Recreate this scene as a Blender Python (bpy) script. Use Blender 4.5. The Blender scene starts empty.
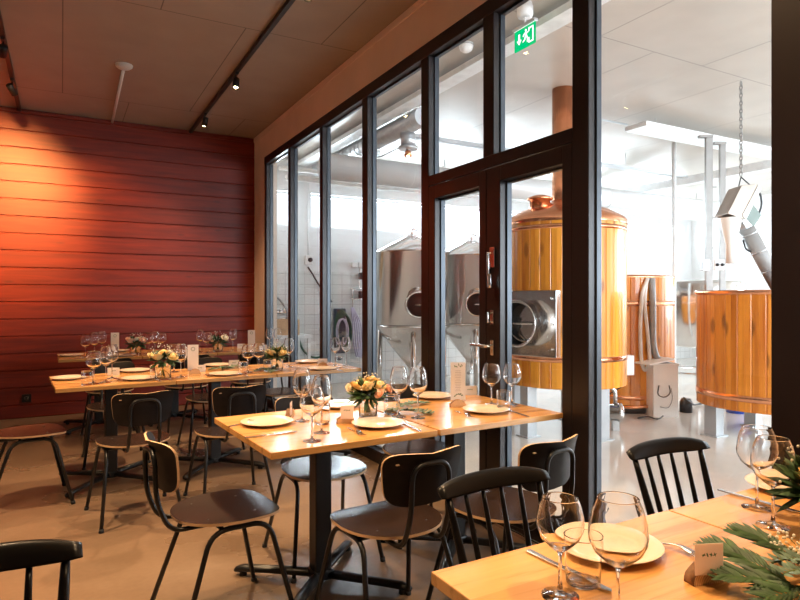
import bpy, bmesh, math, random
from mathutils import Vector, Matrix, Euler
PI = math.pi
random.seed(7)
sc = bpy.context.scene
col = sc.collection
# ---------------------------------------------------------------- camera
H = 1.31
F = 610.0
ANG = math.atan(338/610.0)
CA, SA = math.cos(ANG), math.sin(ANG)
cam = bpy.data.cameras.new('camera'); camo = bpy.data.objects.new('camera', cam); col.objects.link(camo)
cam.sensor_width = 36; cam.lens = 36*F/800; cam.clip_start = .02; cam.clip_end = 200
camo.location = (0, 0, H); camo.rotation_euler = (PI/2, 0, -ANG)
sc.camera = camo
# ---------------------------------------------------------------- world, exposure
w = bpy.data.worlds.new('world'); sc.world = w; w.use_nodes = True
bg = w.node_tree.nodes['Background']; bg.inputs[0].default_value = (.80, .90, 1, 1); bg.inputs[1].default_value = 1.8
sc.view_settings.view_transform = 'Standard'; sc.view_settings.look = 'None'
sc.view_settings.gamma = 1; sc.view_settings.exposure = 0.6
try: sc.view_settings.use_curve_mapping = False
except Exception: pass
sc.cycles.transparent_max_bounces = 40
sc.cycles.max_bounces = 24
sc.cycles.transmission_bounces = 24
sc.cycles.diffuse_bounces = 5
sc.cycles.glossy_bounces = 6
sc.cycles.sample_clamp_indirect = 6
def area(name, loc, rot, sx, sy, power, color):
    l = bpy.data.lights.new(name, 'AREA'); l.shape = 'RECTANGLE'; l.size = sx; l.size_y = sy; l.energy = power; l.color = color
    o = bpy.data.objects.new(name, l); col.objects.link(o); o.location = loc; o.rotation_euler = rot; return o
DAY = (.84, .92, 1.0)
XG = 2.212            # front face of the glazed wall
YR = 7.95             # red wall
YF = 8.90             # far brewery wall
HC = 3.43             # dining ceiling
HB = 3.45             # brewery ceiling
XR = 12.5             # right wall of the brewery
WINS = [(2.35, 3.12), (3.36, 6.7), (6.9, 9.2), (9.4, 12.2)]
WZ0, WZ1 = 2.43, 2.96
for i, (a, b) in enumerate(WINS):
    area('daylight_far', ((a+b)/2, YF+.30, (WZ0+WZ1)/2), (-PI/2, 0, 0), b-a, WZ1-WZ0, 38*(b-a), DAY)
area('daylight_side', (XR+.3, 2.0, 1.9), (0, PI/2, 0), 2.0, 6.0, 380, DAY)
area('daylight_near', (6.0, -3.3, 1.9), (PI/2, 0, 0), 6.0, 2.0, 400, DAY)
WARM = (1.0, .66, .36)

# ---------------------------------------------------------------- helpers
def ray(px, py):
    u = (px-400)/F; v = (300-py)/F
    return Vector((u*CA+SA, -u*SA+CA, v))
def on(px, py, z=.74):
    r = ray(px, py); k = (z-H)/r.z
    return Vector((r.x*k, r.y*k, z))
def link(o, parent=None):
    col.objects.link(o)
    if parent: o.parent = parent
    return o
def tag(o, label=None, cat=None, group=None, kind=None):
    if label: o['label'] = label
    if cat: o['category'] = cat
    if group: o['group'] = group
    if kind: o['kind'] = kind
    return o
def empty(name, loc=(0, 0, 0), rz=0):
    o = bpy.data.objects.new(name, None); link(o); o.location = loc; o.rotation_euler = (0, 0, rz); o.empty_display_size = .1
    return o
def dup(o, parent=None):
    c = o.copy(); col.objects.link(c)
    if parent: c.parent = parent
    for ch in list(o.children): dup(ch, c)
    return c

def fillet(pts, r, n=6):
    pts = [Vector(p) for p in pts]; out = [pts[0]]
    for i in range(1, len(pts)-1):
        p, a, b = pts[i], pts[i-1], pts[i+1]
        da, db = (a-p), (b-p); rr = min(r, da.length*.49, db.length*.49)
        A = p+da.normalized()*rr; B = p+db.normalized()*rr
        for k in range(n+1):
            t = k/n; out.append(A*(1-t)**2+p*2*t*(1-t)+B*t*t)
    out.append(pts[-1]); return out

class MB:
    def __init__(s): s.bm = bmesh.new(); s.mi = 0
    def face(s, vs, mi=None):
        try:
            f = s.bm.faces.new(vs); f.material_index = s.mi if mi is None else mi; f.smooth = True; return f
        except ValueError: return None
    def box(s, x0, x1, y0, y1, z0, z1, rz=0, c=None):
        vs = [Vector((x, y, z)) for z in (z0, z1) for y in (y0, y1) for x in (x0, x1)]
        if rz:
            c = Vector(c) if c else Vector(((x0+x1)/2, (y0+y1)/2, (z0+z1)/2)); R = Matrix.Rotation(rz, 3, 'Z')
            vs = [c+R@(v-c) for v in vs]
        b = [s.bm.verts.new(v) for v in vs]
        for q in ((0, 2, 3, 1), (4, 5, 7, 6), (0, 1, 5, 4), (2, 6, 7, 3), (0, 4, 6, 2), (1, 3, 7, 5)):
            f = s.face([b[i] for i in q])
            if f: f.smooth = False
        return s
    def obox(s, M, sx, sy, sz):   # oriented box centred on M
        vs = [M@Vector((x*sx/2, y*sy/2, z*sz/2)) for z in (-1, 1) for y in (-1, 1) for x in (-1, 1)]
        b = [s.bm.verts.new(v) for v in vs]
        for q in ((0, 2, 3, 1), (4, 5, 7, 6), (0, 1, 5, 4), (2, 6, 7, 3), (0, 4, 6, 2), (1, 3, 7, 5)):
            f = s.face([b[i] for i in q])
            if f: f.smooth = False
        return s
    def tube(s, pts, r, seg=8, cap=True, closed=False, flat=1.0):
        pts = [Vector(p) for p in pts]; n = len(pts)
        rs = r if isinstance(r, (list, tuple)) else [r]*n
        rings = []; up = None
        for i, p in enumerate(pts):
            if closed: d = pts[(i+1) % n]-pts[i-1]
            else: d = pts[min(i+1, n-1)]-pts[max(i-1, 0)]
            d.normalize()
            if up is None:
                up = Vector((0, 0, 1)) if abs(d.z) < .9 else Vector((1, 0, 0))
            a = d.cross(up)
            if a.length < 1e-4: a = d.cross(Vector((0, 1, 0)))
            a.normalize(); b = a.cross(d).normalized(); up = b
            rings.append([s.bm.verts.new(p+(a*math.cos(2*PI*k/seg)+b*math.sin(2*PI*k/seg)*flat)*rs[i]) for k in range(seg)])
        m = n if closed else n-1
        for i in range(m):
            A, B = rings[i], rings[(i+1) % n]
            for k in range(seg): s.face((A[k], A[(k+1) % seg], B[(k+1) % seg], B[k]))
        if cap and not closed:
            for R_, fl in ((rings[0], 1), (rings[-1], 0)):
                f = s.face(R_[::-1] if fl else R_)
                if f: f.smooth = False
        return s
    def lathe(s, prof, seg=24, o=(0, 0, 0), M=None, sharp=False):
        o = Vector(o); rings = []
        for r, z in prof:
            if r < 1e-5:
                v = Vector((0, 0, z)); v = M@v if M else v+o
                rings.append([s.bm.verts.new(v)])
            else:
                R_ = []
                for k in range(seg):
                    v = Vector((r*math.cos(2*PI*k/seg), r*math.sin(2*PI*k/seg), z)); v = M@v if M else v+o
                    R_.append(s.bm.verts.new(v))
                rings.append(R_)
        for A, B in zip(rings, rings[1:]):
            for k in range(seg):
                k2 = (k+1) % seg
                if len(A) == 1 and len(B) == 1: break
                if len(A) == 1: f = s.face((A[0], B[k2], B[k]))
                elif len(B) == 1: f = s.face((A[k], A[k2], B[0]))
                else: f = s.face((A[k], A[k2], B[k2], B[k]))
                if f and sharp: f.smooth = False
        return s
    def prism(s, poly, z0, z1, M=None):
        M = M or Matrix()
        a = [s.bm.verts.new(M@Vector((x, y, z0))) for x, y in poly]; b = [s.bm.verts.new(M@Vector((x, y, z1))) for x, y in poly]
        n = len(poly)
        for f in (s.face(a[::-1]), s.face(b)):
            if f: f.smooth = False
        for i in range(n):
            f = s.face((a[i], a[(i+1) % n], b[(i+1) % n], b[i]))
            if f: f.smooth = False
        return s
    def ply(s, outline, mp, t, edge_mi=1, rings=(1, .93, .7, .45, .2)):
        # bent sheet: outline (a,b), mp(a,b)->point, t = thickness vector
        t = Vector(t); cx = sum(p[0] for p in outline)/len(outline); cy = sum(p[1] for p in outline)/len(outline); n = len(outline)
        tops, bots = [], []
        for sc_ in rings:
            ps = [mp(cx+(a-cx)*sc_, cy+(b-cy)*sc_) for a, b in outline]
            tops.append([s.bm.verts.new(p) for p in ps]); bots.append([s.bm.verts.new(p+t) for p in ps])
        c = mp(cx, cy); ct = s.bm.verts.new(c); cb = s.bm.verts.new(c+t)
        for L, cc in ((tops, ct), (bots, cb)):
            for A, B in zip(L, L[1:]):
                for k in range(n): s.face((A[k], A[(k+1) % n], B[(k+1) % n], B[k]))
            for k in range(n): s.face((L[-1][k], L[-1][(k+1) % n], cc))
        for k in range(n):
            A = s.bm.verts.new(tops[0][k].co); B = s.bm.verts.new(tops[0][(k+1) % n].co)
            s.face((A, B, s.bm.verts.new(bots[0][(k+1) % n].co), s.bm.verts.new(bots[0][k].co)), edge_mi)
        return s
    def build(s, name, mats, parent=None, bevel=0, loc=None, nrm=True):
        if nrm: bmesh.ops.recalc_face_normals(s.bm, faces=s.bm.faces)
        me = bpy.data.meshes.new(name); s.bm.to_mesh(me); s.bm.free()
        for m in (mats if isinstance(mats, (list, tuple)) else [mats]): me.materials.append(m)
        o = bpy.data.objects.new(name, me); link(o, parent)
        if loc: o.location = loc
        if bevel:
            b = o.modifiers.new('bevel', 'BEVEL'); b.width = bevel; b.segments = 2; b.limit_method = 'ANGLE'; b.angle_limit = .7
        return o
def superell(a, b, e1, e2=None, n=36, e3=None):
    out = []
    for k in range(n):
        t = 2*PI*k/n; c, s_ = math.cos(t), math.sin(t)
        e = e1 if s_ >= 0 else (e2 or e1)
        out.append((a*math.copysign(abs(c)**e, c), b*math.copysign(abs(s_)**e, s_)))
    return out

# ---------------------------------------------------------------- materials
class NT:
    def __init__(s, name):
        s.m = bpy.data.materials.new(name); s.m.use_nodes = True; s.t = s.m.node_tree; s.t.nodes.clear()
        s.out = s.n('ShaderNodeOutputMaterial')
    def n(s, typ, **kw):
        nd = s.t.nodes.new(typ)
        for k, v in kw.items():
            if k.startswith('i_'):
                key = k[2:]; key = int(key) if key.isdigit() else key.replace('_', ' ')
                s.set(nd.inputs[key], v)
            else: setattr(nd, k, v)
        return nd
    def set(s, inp, v):
        if isinstance(v, bpy.types.NodeSocket): s.t.links.new(v, inp)
        elif isinstance(v, tuple) and len(v) == 3 and inp.type == 'RGBA': inp.default_value = (*v, 1)
        else: inp.default_value = v
    def bsdf(s, color, rough=.5, metal=0, **kw):
        b = s.n('ShaderNodeBsdfPrincipled'); s.set(b.inputs['Base Color'], color); s.set(b.inputs['Roughness'], rough); s.set(b.inputs['Metallic'], metal)
        for k, v in kw.items(): s.set(b.inputs[k.replace('_', ' ')], v)
        s.t.links.new(b.outputs[0], s.out.inputs[0]); s.b = b; return b
    def coords(s, scale=(1, 1, 1), rot=(0, 0, 0), kind='Object'):
        c = s.n('ShaderNodeTexCoord'); m = s.n('ShaderNodeMapping'); s.set(m.inputs[0], c.outputs[kind]); m.inputs['Scale'].default_value = scale; m.inputs['Rotation'].default_value = rot
        return m.outputs[0]
    def noise(s, vec, scale=5, detail=4, rough=.5, dist=0):
        x = s.n('ShaderNodeTexNoise'); s.set(x.inputs['Vector'], vec); x.inputs['Scale'].default_value = scale; x.inputs['Detail'].default_value = detail
        x.inputs['Roughness'].default_value = rough; x.inputs['Distortion'].default_value = dist; return x.outputs[0]
    def ramp(s, f, stops, interp='LINEAR'):
        r = s.n('ShaderNodeValToRGB'); s.set(r.inputs[0], f); el = r.color_ramp.elements; r.color_ramp.interpolation = interp
        while len(el) < len(stops): el.new(.5)
        for e, (p, c) in zip(el, stops):
            e.position = p; e.color = (*c, 1) if isinstance(c, tuple) else (c, c, c, 1)
        return r.outputs[0]
    def mix(s, f, a, b, mode='MIX'):
        x = s.n('ShaderNodeMix', data_type='RGBA', blend_type=mode); s.set(x.inputs[0], f); s.set(x.inputs[6], a); s.set(x.inputs[7], b); return x.outputs[2]
    def math(s, op, a, b=0, c=0):
        x = s.n('ShaderNodeMath', operation=op); s.set(x.inputs[0], a); s.set(x.inputs[1], b); s.set(x.inputs[2], c); return x.outputs[0]
    def bump(s, h, strength=.3, dist=.01):
        x = s.n('ShaderNodeBump'); s.set(x.inputs['Height'], h); x.inputs['Strength'].default_value = strength; x.inputs['Distance'].default_value = dist
        s.t.links.new(x.outputs[0], s.b.inputs['Normal'])
def plain(name, c, rough=.5, metal=0, var=.12, vs=8, **kw):
    m = NT(name); v = m.coords(); n = m.noise(v, vs, 3)
    cc = m.ramp(n, [(.3, tuple(x*(1-var) for x in c)), (.7, tuple(min(1, x*(1+var)) for x in c))])
    m.bsdf(cc, rough, metal, **kw); return m.m
def wood(name, c1, c2, axis='x', rough=.35, scale=1.0, knots=True, plank=0, coat=.0, strength=1.0):
    m = NT(name); s = {'x': (.9, 14, 14), 'y': (14, .9, 14), 'z': (14, 14, .9)}[axis]; s = tuple(a*scale for a in s)
    v = m.coords(s); n = m.noise(v, 1.6, 6, .6, .6); n2 = m.noise(v, 6, 5, .7, .2)
    g = m.math('ADD', m.math('MULTIPLY', n, .7), m.math('MULTIPLY', n2, .3))
    c = m.ramp(g, [(.36, c2), (.50, c1), (.68, tuple(min(1, x*1.12) for x in c1))])
    if knots:
        ks = {'x': (2.4, 8, 0), 'y': (8, 2.4, 0), 'z': (6, 6, 1.9)}[axis]
        vo = m.n('ShaderNodeTexVoronoi'); m.set(vo.inputs['Vector'], m.coords(ks)); vo.inputs['Scale'].default_value = 1.0*scale
        k = m.ramp(vo.outputs['Distance'], [(.035, 1.), (.10, 0.)])
        c = m.mix(m.math('MULTIPLY', k, .75), c, tuple(x*.35 for x in c2))
    if plank:
        ax = {'x': 1, 'y': 0, 'z': 0}[axis]
        sx = m.n('ShaderNodeSeparateXYZ'); m.set(sx.inputs[0], m.coords())
        q = m.math('DIVIDE', sx.outputs[ax], plank); fl = m.math('FLOOR', q)
        wn = m.n('ShaderNodeTexWhiteNoise', noise_dimensions='1D'); m.set(wn.inputs['W'], fl)
        c = m.mix(1.0, c, m.ramp(wn.outputs[0], [(0, (.84, .80, .74)), (1, (1.0, 1.0, 1.0))]), 'MULTIPLY')
    m.bsdf(c, rough, Coat_Weight=coat, Coat_Roughness=.15); m.bump(g, .08, .004); return m.m
def glass(name, tint=(1, 1, 1), f0=.04, power=4.0, top=.9, rough=.0):
    m = NT(name); lw = m.n('ShaderNodeLayerWeight'); lw.inputs['Blend'].default_value = .5
    f = m.math('ADD', m.math('MULTIPLY', m.math('POWER', lw.outputs['Facing'], power), top), f0)
    t = m.n('ShaderNodeBsdfTransparent'); m.set(t.inputs[0], tint); g = m.n('ShaderNodeBsdfGlossy'); g.inputs['Roughness'].default_value = rough
    x = m.n('ShaderNodeMixShader'); m.set(x.inputs[0], f); m.set(x.inputs[1], t.outputs[0]); m.set(x.inputs[2], g.outputs[0])
    m.t.links.new(x.outputs[0], m.out.inputs[0]); return m.m
def emit(name, c, s):
    m = NT(name); e = m.n('ShaderNodeEmission'); m.set(e.inputs[0], c); e.inputs[1].default_value = s; m.t.links.new(e.outputs[0], m.out.inputs[0]); return m.m

M = {}
M['pine'] = wood('table_pine', (.70, .37, .125), (.50, .225, .06), 'x', .24, 1.0, True, .13, .35)
M['pine_edge'] = wood('table_pine_edge', (.72, .38, .12), (.55, .25, .07), 'x', .4, 1.2, False)
M['black_metal'] = plain('black_powder_metal', (.008, .0075, .0075), .36, .1)
M['black_wood'] = plain('black_lacquered_wood', (.006, .0055, .0055), .30, 0, .2, Specular_IOR_Level=.2)
M['veneer'] = wood('dark_veneer', (.022, .012, .009), (.013, .008, .006), 'y', .22, 1.6, False)
M['veneer'].node_tree.nodes['Principled BSDF'].inputs['Specular IOR Level'].default_value = .38
M['veneer_b'] = wood('dark_back_veneer', (.012, .008, .007), (.007, .005, .005), 'x', .5, 1.6, False)
M['veneer_b'].node_tree.nodes['Principled BSDF'].inputs['Specular IOR Level'].default_value = .22
M['ply_edge'] = plain('light_ply_edge', (.62, .40, .22), .5)
M['rubber'] = plain('rubber', (.01, .01, .01), .7)
M['steel'] = plain('polished_steel', (.72, .71, .70), .2, 1, .05)
M['frame'] = plain('dark_window_frame', (.015, .0095, .010), .30, .25, .1, 3)
M['bead'] = plain('grey_glazing_gasket', (.05, .06, .075), .3, .4)
M['plaster'] = plain('pinkish_plaster', (.80, .64, .53), .75, 0, .06, 2)
M['plaster2'] = plain('pale_plaster', (.66, .54, .45), .8, 0, .05, 2)
M['pane'] = glass('window_glass', (.96, .98, .98), .03, 5, .9)
def m_wine():
    m = NT('clear_drinking_glass'); g = m.n('ShaderNodeBsdfGlass'); g.inputs['IOR'].default_value = 1.45; g.inputs['Roughness'].default_value = 0; m.t.links.new(g.outputs[0], m.out.inputs[0]); return m.m
M['wine'] = m_wine()
M['ceramic'] = plain('cream_ceramic', (.74, .59, .45), .14, 0, .04, 3)
M['white'] = plain('white_plastic', (.80, .80, .80), .4, 0, .03)
def m_paper(name, c):
    m = NT(name); b = m.bsdf(c, .6); t = m.n('ShaderNodeBsdfTranslucent'); m.set(t.inputs[0], c); x = m.n('ShaderNodeMixShader'); x.inputs[0].default_value = .4
    m.set(x.inputs[1], b.outputs[0]); m.set(x.inputs[2], t.outputs[0]); m.t.links.new(x.outputs[0], m.out.inputs[0]); return m.m
M['paper'] = m_paper('white_card', (.88, .86, .84))
M['pink_paper'] = m_paper('blush_card', (.92, .80, .72))
M['ink'] = plain('grey_ink', (.42, .40, .42), .7)
M['leafink'] = plain('printed_leaf_green', (.10, .22, .10), .7)
M['bark'] = plain('bark', (.22, .11, .05), .9, 0, .4, 60)
M['leaf'] = plain('leaf_green', (.03, .072, .018), .55, 0, .5, 30)
M['leaf2'] = plain('grey_green_leaf', (.10, .16, .11), .5, 0, .35, 30)
M['stem'] = plain('plant_stem', (.08, .12, .03), .6)
M['yellow'] = plain('yellow_petals', (.95, .72, .34), .6, 0, .08, 20)
M['cream'] = plain('cream_petals', (.95, .86, .68), .6, 0, .06, 20)
M['peach'] = plain('peach_petals', (.94, .58, .42), .6, 0, .12, 20)
M['baby'] = plain('tiny_cream_flowers', (.82, .76, .62), .7)
M['water'] = glass('vase_water', (.90, .93, .90), .03, 4, .6)
M['track'] = plain('black_track', (.01, .009, .009), .45)
M['bulb'] = emit('lamp_bulb', (1, .62, .25), 60)
M['copper'] = plain('copper', (.86, .40, .22), .22, 1, .12, 5)
M['galv'] = plain('galvanised_duct', (.52, .54, .56), .32, .55, .08, 6)
M['whitepaint'] = plain('white_painted_pipe', (.80, .82, .83), .4)
M['duct_light'] = plain('light_zinc_duct', (.74, .75, .76), .35, .15, .05, 5)
M['channel'] = plain('dull_channel_steel', (.30, .29, .28), .45, .3)
M['grey'] = plain('grey_plastic_pipe', (.34, .34, .34), .4)
M['darkhole'] = plain('tank_shade_and_door_black', (.008, .006, .005), .6)
M['blue'] = plain('blue_plastic', (.03, .10, .55), .4)
M['blackhose'] = plain('black_hose', (.015, .015, .018), .4)
M['greenhose'] = plain('green_hose', (.03, .10, .06), .4)
M['violet'] = plain('clear_violet_hose', (.55, .52, .68), .3)
M['clearhose'] = plain('milky_hose', (.75, .70, .66), .25)
M['tub'] = plain('translucent_white_tub', (.95, .93, .90), .35, 0, .03)
M['cardboard'] = plain('cardboard', (.58, .38, .22), .8)
M['green_emit'] = emit('exit_green', (.0, .42, .14), 1.1)
M['white_emit'] = emit('exit_white', (.9, 1, .93), 1.3)
M['tube_emit'] = emit('fluorescent_diffuser', (.93, .98, 1), .9)

def m_steeltank():
    m = NT('brushed_tank_steel'); v = m.coords((9, 9, .6)); n = m.noise(v, 2, 3)
    m.bsdf((.66, .65, .64), m.ramp(n, [(.3, .10), (.7, .20)]), 1.0); m.bump(m.noise(m.coords((3, 3, .5)), 1.5, 2), .15, .02); return m.m
M['tank'] = m_steeltank()
def m_redwall():
    m = NT('red_stained_planks'); v = m.coords((.7, 8, 11)); n = m.noise(v, 1.5, 6, .6, .8)
    sx = m.n('ShaderNodeSeparateXYZ'); m.set(sx.inputs[0], m.coords())
    q = m.math('FLOOR', m.math('DIVIDE', m.math('ADD', sx.outputs[2], .044), .19))
    wn = m.n('ShaderNodeTexWhiteNoise', noise_dimensions='1D'); m.set(wn.inputs['W'], q)
    c = m.ramp(n, [(.3, (.13, .011, .005)), (.55, (.225, .021, .007)), (.8, (.31, .036, .010))])
    c = m.mix(1., c, m.ramp(wn.outputs[0], [(0, (.86, .84, .84)), (1, (1.0, 1.0, 1.0))]), 'MULTIPLY')
    off = m.n('ShaderNodeCombineXYZ'); m.set(off.inputs[0], m.math('MULTIPLY', wn.outputs[0], 3.)); m.set(off.inputs[2], q)
    ad = m.n('ShaderNodeVectorMath', operation='ADD'); m.set(ad.inputs[0], m.coords((1.9, 0, 6.5))); m.set(ad.inputs[1], off.outputs[0])
    vo = m.n('ShaderNodeTexVoronoi'); m.set(vo.inputs['Vector'], ad.outputs[0]); vo.inputs['Scale'].default_value = .9
    c = m.mix(m.ramp(vo.outputs['Distance'], [(.04, .8), (.11, 0.)]), c, (.09, .012, .008))
    m.bsdf(c, .48); m.bump(n, .12, .005); return m.m
M['red'] = m_redwall()
def m_floor():
    m = NT('polished_concrete'); v = m.coords(); a = m.noise(v, .9, 5, .6, .5); b = m.noise(v, 35, 3)
    g = m.math('ADD', m.math('MULTIPLY', a, .8), m.math('MULTIPLY', b, .2))
    c = m.ramp(g, [(.3, (.12, .076, .046)), (.52, (.185, .120, .076)), (.72, (.24, .165, .11))])
    m.bsdf(c, m.ramp(a, [(.3, .22), (.7, .38)])); m.bump(a, .03, .01); return m.m
M['floor'] = m_floor()
def m_bfloor():
    m = NT('glossy_epoxy_floor'); v = m.coords(); a = m.noise(v, 1.3, 4, .6, .3)
    c = m.ramp(a, [(.3, (.66, .60, .54)), (.7, (.76, .70, .63))]); m.bsdf(c, .12); m.bump(a, .03, .02); return m.m
M['bfloor'] = m_bfloor()
def m_ceil(name, c, seam, rough, bw, bh, off, lw=.0045):
    m = NT(name); mp = m.n('ShaderNodeMapping'); tc = m.n('ShaderNodeTexCoord'); m.set(mp.inputs[0], tc.outputs['Object']); mp.inputs['Location'].default_value = (off[0], off[1], 0)
    br = m.n('ShaderNodeTexBrick'); m.set(br.inputs['Vector'], mp.outputs[0]); br.inputs['Scale'].default_value = 1; br.inputs['Brick Width'].default_value = bw; br.inputs['Row Height'].default_value = bh
    br.inputs['Mortar Size'].default_value = lw; br.inputs['Color1'].default_value = (*c, 1); br.inputs['Color2'].default_value = (*[x*.97 for x in c], 1); br.inputs['Mortar'].default_value = (*seam, 1)
    br.offset = .5; a = m.noise(m.coords(), 3, 3); cc = m.mix(.10, br.outputs[0], m.ramp(a, [(.3, (.3, .28, .26)), (.7, (.9, .9, .9))]), 'OVERLAY')
    m.bsdf(cc, rough); return m.m
M['ceil'] = m_ceil('painted_ceiling_boards', (.33, .27, .23), (.12, .095, .08), .55, 1.25, 2.4, (-.63, .06+0.0))
M['bceil'] = m_ceil('brewery_ceiling_boards', (.50, .45, .40), (.22, .19, .17), .3, 1.3, 3.5, (-.57, -.04))
def m_tile():
    m = NT('white_wall_tiles'); br = m.n('ShaderNodeTexBrick'); m.set(br.inputs['Vector'], m.coords(rot=(PI/2, 0, 0))); br.inputs['Scale'].default_value = 1
    br.inputs['Brick Width'].default_value = .155; br.inputs['Row Height'].default_value = .155; br.offset = 0; br.inputs['Mortar Size'].default_value = .0035
    br.inputs['Color1'].default_value = (.74, .75, .75, 1); br.inputs['Color2'].default_value = (.70, .71, .71, 1); br.inputs['Mortar'].default_value = (.42, .42, .42, 1)
    m.bsdf(br.outputs[0], .15); return m.m
M['tile'] = m_tile()
def m_stave(name, c1, c2, n):
    m = NT(name); sx = m.n('ShaderNodeSeparateXYZ'); m.set(sx.inputs[0], m.coords())
    an = m.math('MULTIPLY', m.math('ARCTAN2', sx.outputs[1], sx.outputs[0]), n/(2*PI)); fl = m.math('FLOOR', m.math('ADD', an, .5))
    wn = m.n('ShaderNodeTexWhiteNoise', noise_dimensions='1D'); m.set(wn.inputs['W'], fl)
    off = m.n('ShaderNodeCombineXYZ'); m.set(off.inputs[2], m.math('MULTIPLY', wn.outputs[0], 9.))
    ad = m.n('ShaderNodeVectorMath', operation='ADD'); m.set(ad.inputs[0], m.coords((16, 16, .9))); m.set(ad.inputs[1], off.outputs[0])
    g = m.noise(ad.outputs[0], 1.3, 5, .6, .6)
    c = m.ramp(g, [(.3, c2), (.55, c1), (.8, tuple(min(1, x*1.1) for x in c1))])
    c = m.mix(1., c, m.ramp(wn.outputs[0], [(0, (.72, .60, .46)), (1, (1, 1, 1))]), 'MULTIPLY')
    ad2 = m.n('ShaderNodeVectorMath', operation='ADD'); m.set(ad2.inputs[0], m.coords((9, 9, 3.2))); m.set(ad2.inputs[1], off.outputs[0])
    vo = m.n('ShaderNodeTexVoronoi'); m.set(vo.inputs['Vector'], ad2.outputs[0]); vo.inputs['Scale'].default_value = .8
    c = m.mix(m.ramp(vo.outputs['Distance'], [(.12, .8), (.24, 0.)]), c, tuple(x*.35 for x in c2))
    m.bsdf(c, .32, Coat_Weight=.3); return m.m
M['stave'] = m_stave('varnished_staves', (.92, .40, .045), (.74, .24, .018), 36)
M['stave2'] = m_stave('darker_varnished_staves', (.84, .32, .038), (.60, .17, .014), 34)
def m_slice():
    m = NT('cut_log_face'); wv = m.n('ShaderNodeTexWave', wave_type='RINGS', rings_direction='Y'); m.set(wv.inputs['Vector'], m.coords()); wv.inputs['Scale'].default_value = 60; wv.inputs['Distortion'].default_value = 2
    m.bsdf(m.ramp(wv.outputs[0], [(0, (.50, .30, .15)), (1, (.72, .48, .27))]), .6); return m.m
M['slice'] = m_slice()

# ---------------------------------------------------------------- setting
def struct(name, mb, mat, parent=None, bevel=0):
    o = mb.build(name, mat, parent, bevel)
    if not parent: o['kind'] = 'structure'
    return o
XL, YB = -3.2, -3.0
struct('floor', MB().box(XL, XG+.08, YB, YR+.0, -.1, 0), M['floor'])
struct('floor_brewery', MB().box(XG+.08, XR, YB, YF, -.1, 0), M['bfloor'])
struct('ceiling', MB().box(XL, XG, YB, YR, HC, HC+.1), M['ceil'])
struct('ceiling_brewery', MB().box(XG+.16, XR, YB, YF, HB, HB+.1), M['bceil'])
# red plank wall
mb = MB(); z = -.044
while z < HC:
    a, b = max(z, 0), min(z+.19, HC)
    g = .004
    poly = [(YR, a+g*(a > 0)), (YR-.012, a+.012), (YR-.012, b-.010), (YR, b-g)]
    P = [(XL, *p) for p in poly]; Q = [(XG+.0, *p) for p in poly]
    va = [mb.bm.verts.new(p) for p in P]; vb = [mb.bm.verts.new(p) for p in Q]
    for i in range(3):
        f = mb.face((va[i], va[i+1], vb[i+1], vb[i])); f.smooth = False
    z += .19
mb.box(XL, XG, YR, YR+.1, 0, HC)
struct('wall_back', mb, M['red'])
struct('wall_left', MB().box(XL-.1, XL, YB, YR, 0, HC), M['plaster2'])
struct('wall_front', MB().box(XL, XG, YB-.1, YB, 0, HC), M['plaster2'])
# plaster pier, band above the glazing, and the plaster next to the camera
mb = MB(); mb.box(XG, XG+.16, 7.483, YF, 0, HB); mb.box(XG, XG+.16, 1.12, 7.483, 3.09, HB); mb.box(XG, XG+.16, YB, 1.12, 0, HB)
struct('wall_right', mb, M['plaster'])
struct('trim_1', MB().box(XG-.012, XG, YB, YR-.012, HC-.055, HC), M['plaster'], bevel=.004)
# glazed wall: posts, header, sill
def post(n, y0, y1, z0=.0, z1=3.0):
    mb = MB(); mb.box(XG, XG+.088, y0, y1, z0, z1)
    o = struct('trim_%d' % n, mb, M['frame'], bevel=.003)
    b = MB(); b.box(XG+.045, XG+.078, y0-.010, y1+.010, z0+.001, z1-.001); b.build('glazing_bead', M['bead'], o, .002)
    return o
post(2, 7.40, 7.483); post(3, 6.496, 6.578); post(4, 5.542, 5.621); post(5, 4.549, 4.653); post(6, 3.586, 3.687)
post(7, 2.124, 2.232); post(8, 1.12, 1.262); post(9, 2.861, 2.963, 2.165, 3.0)
struct('trim_10', MB().box(XG-.004, XG+.09, 1.12, 7.483, 3.0, 3.09), M['frame'], bevel=.003)
mb = MB()
for a, b in ((1.262, 2.124), (3.687, 4.549), (4.653, 5.542), (5.621, 6.496), (6.578, 7.40)): mb.box(XG, XG+.088, a, b, 0, .10)
struct('trim_11', mb, M['frame'])
struct('trim_12', MB().box(XG, XG+.088, 2.232, 3.586, 2.095, 2.165), M['frame'], bevel=.003)
struct('trim_13', MB().box(XG-.01, XG+.17, 2.232, 3.586, 0, .018), M['steel'])
k = 1
for a, b, z0, z1 in ((1.262, 2.124, .10, 3), (3.687, 4.549, .10, 3), (4.653, 5.542, .10, 3), (5.621, 6.496, .10, 3), (6.578, 7.40, .10, 3), (2.232, 2.861, 2.165, 3), (2.963, 3.586, 2.165, 3)):
    o = struct('window_%d' % k, MB().box(XG+.078, XG+.084, a, b, z0, z1), M['pane']); k += 1
    f = MB()
    for q in ((a, b, z0, z0+.012), (a, b, z1-.012, z1)): f.box(XG+.05, XG+.077, *q)
    f.build('glazing_bead', M['bead'], o)
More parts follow.
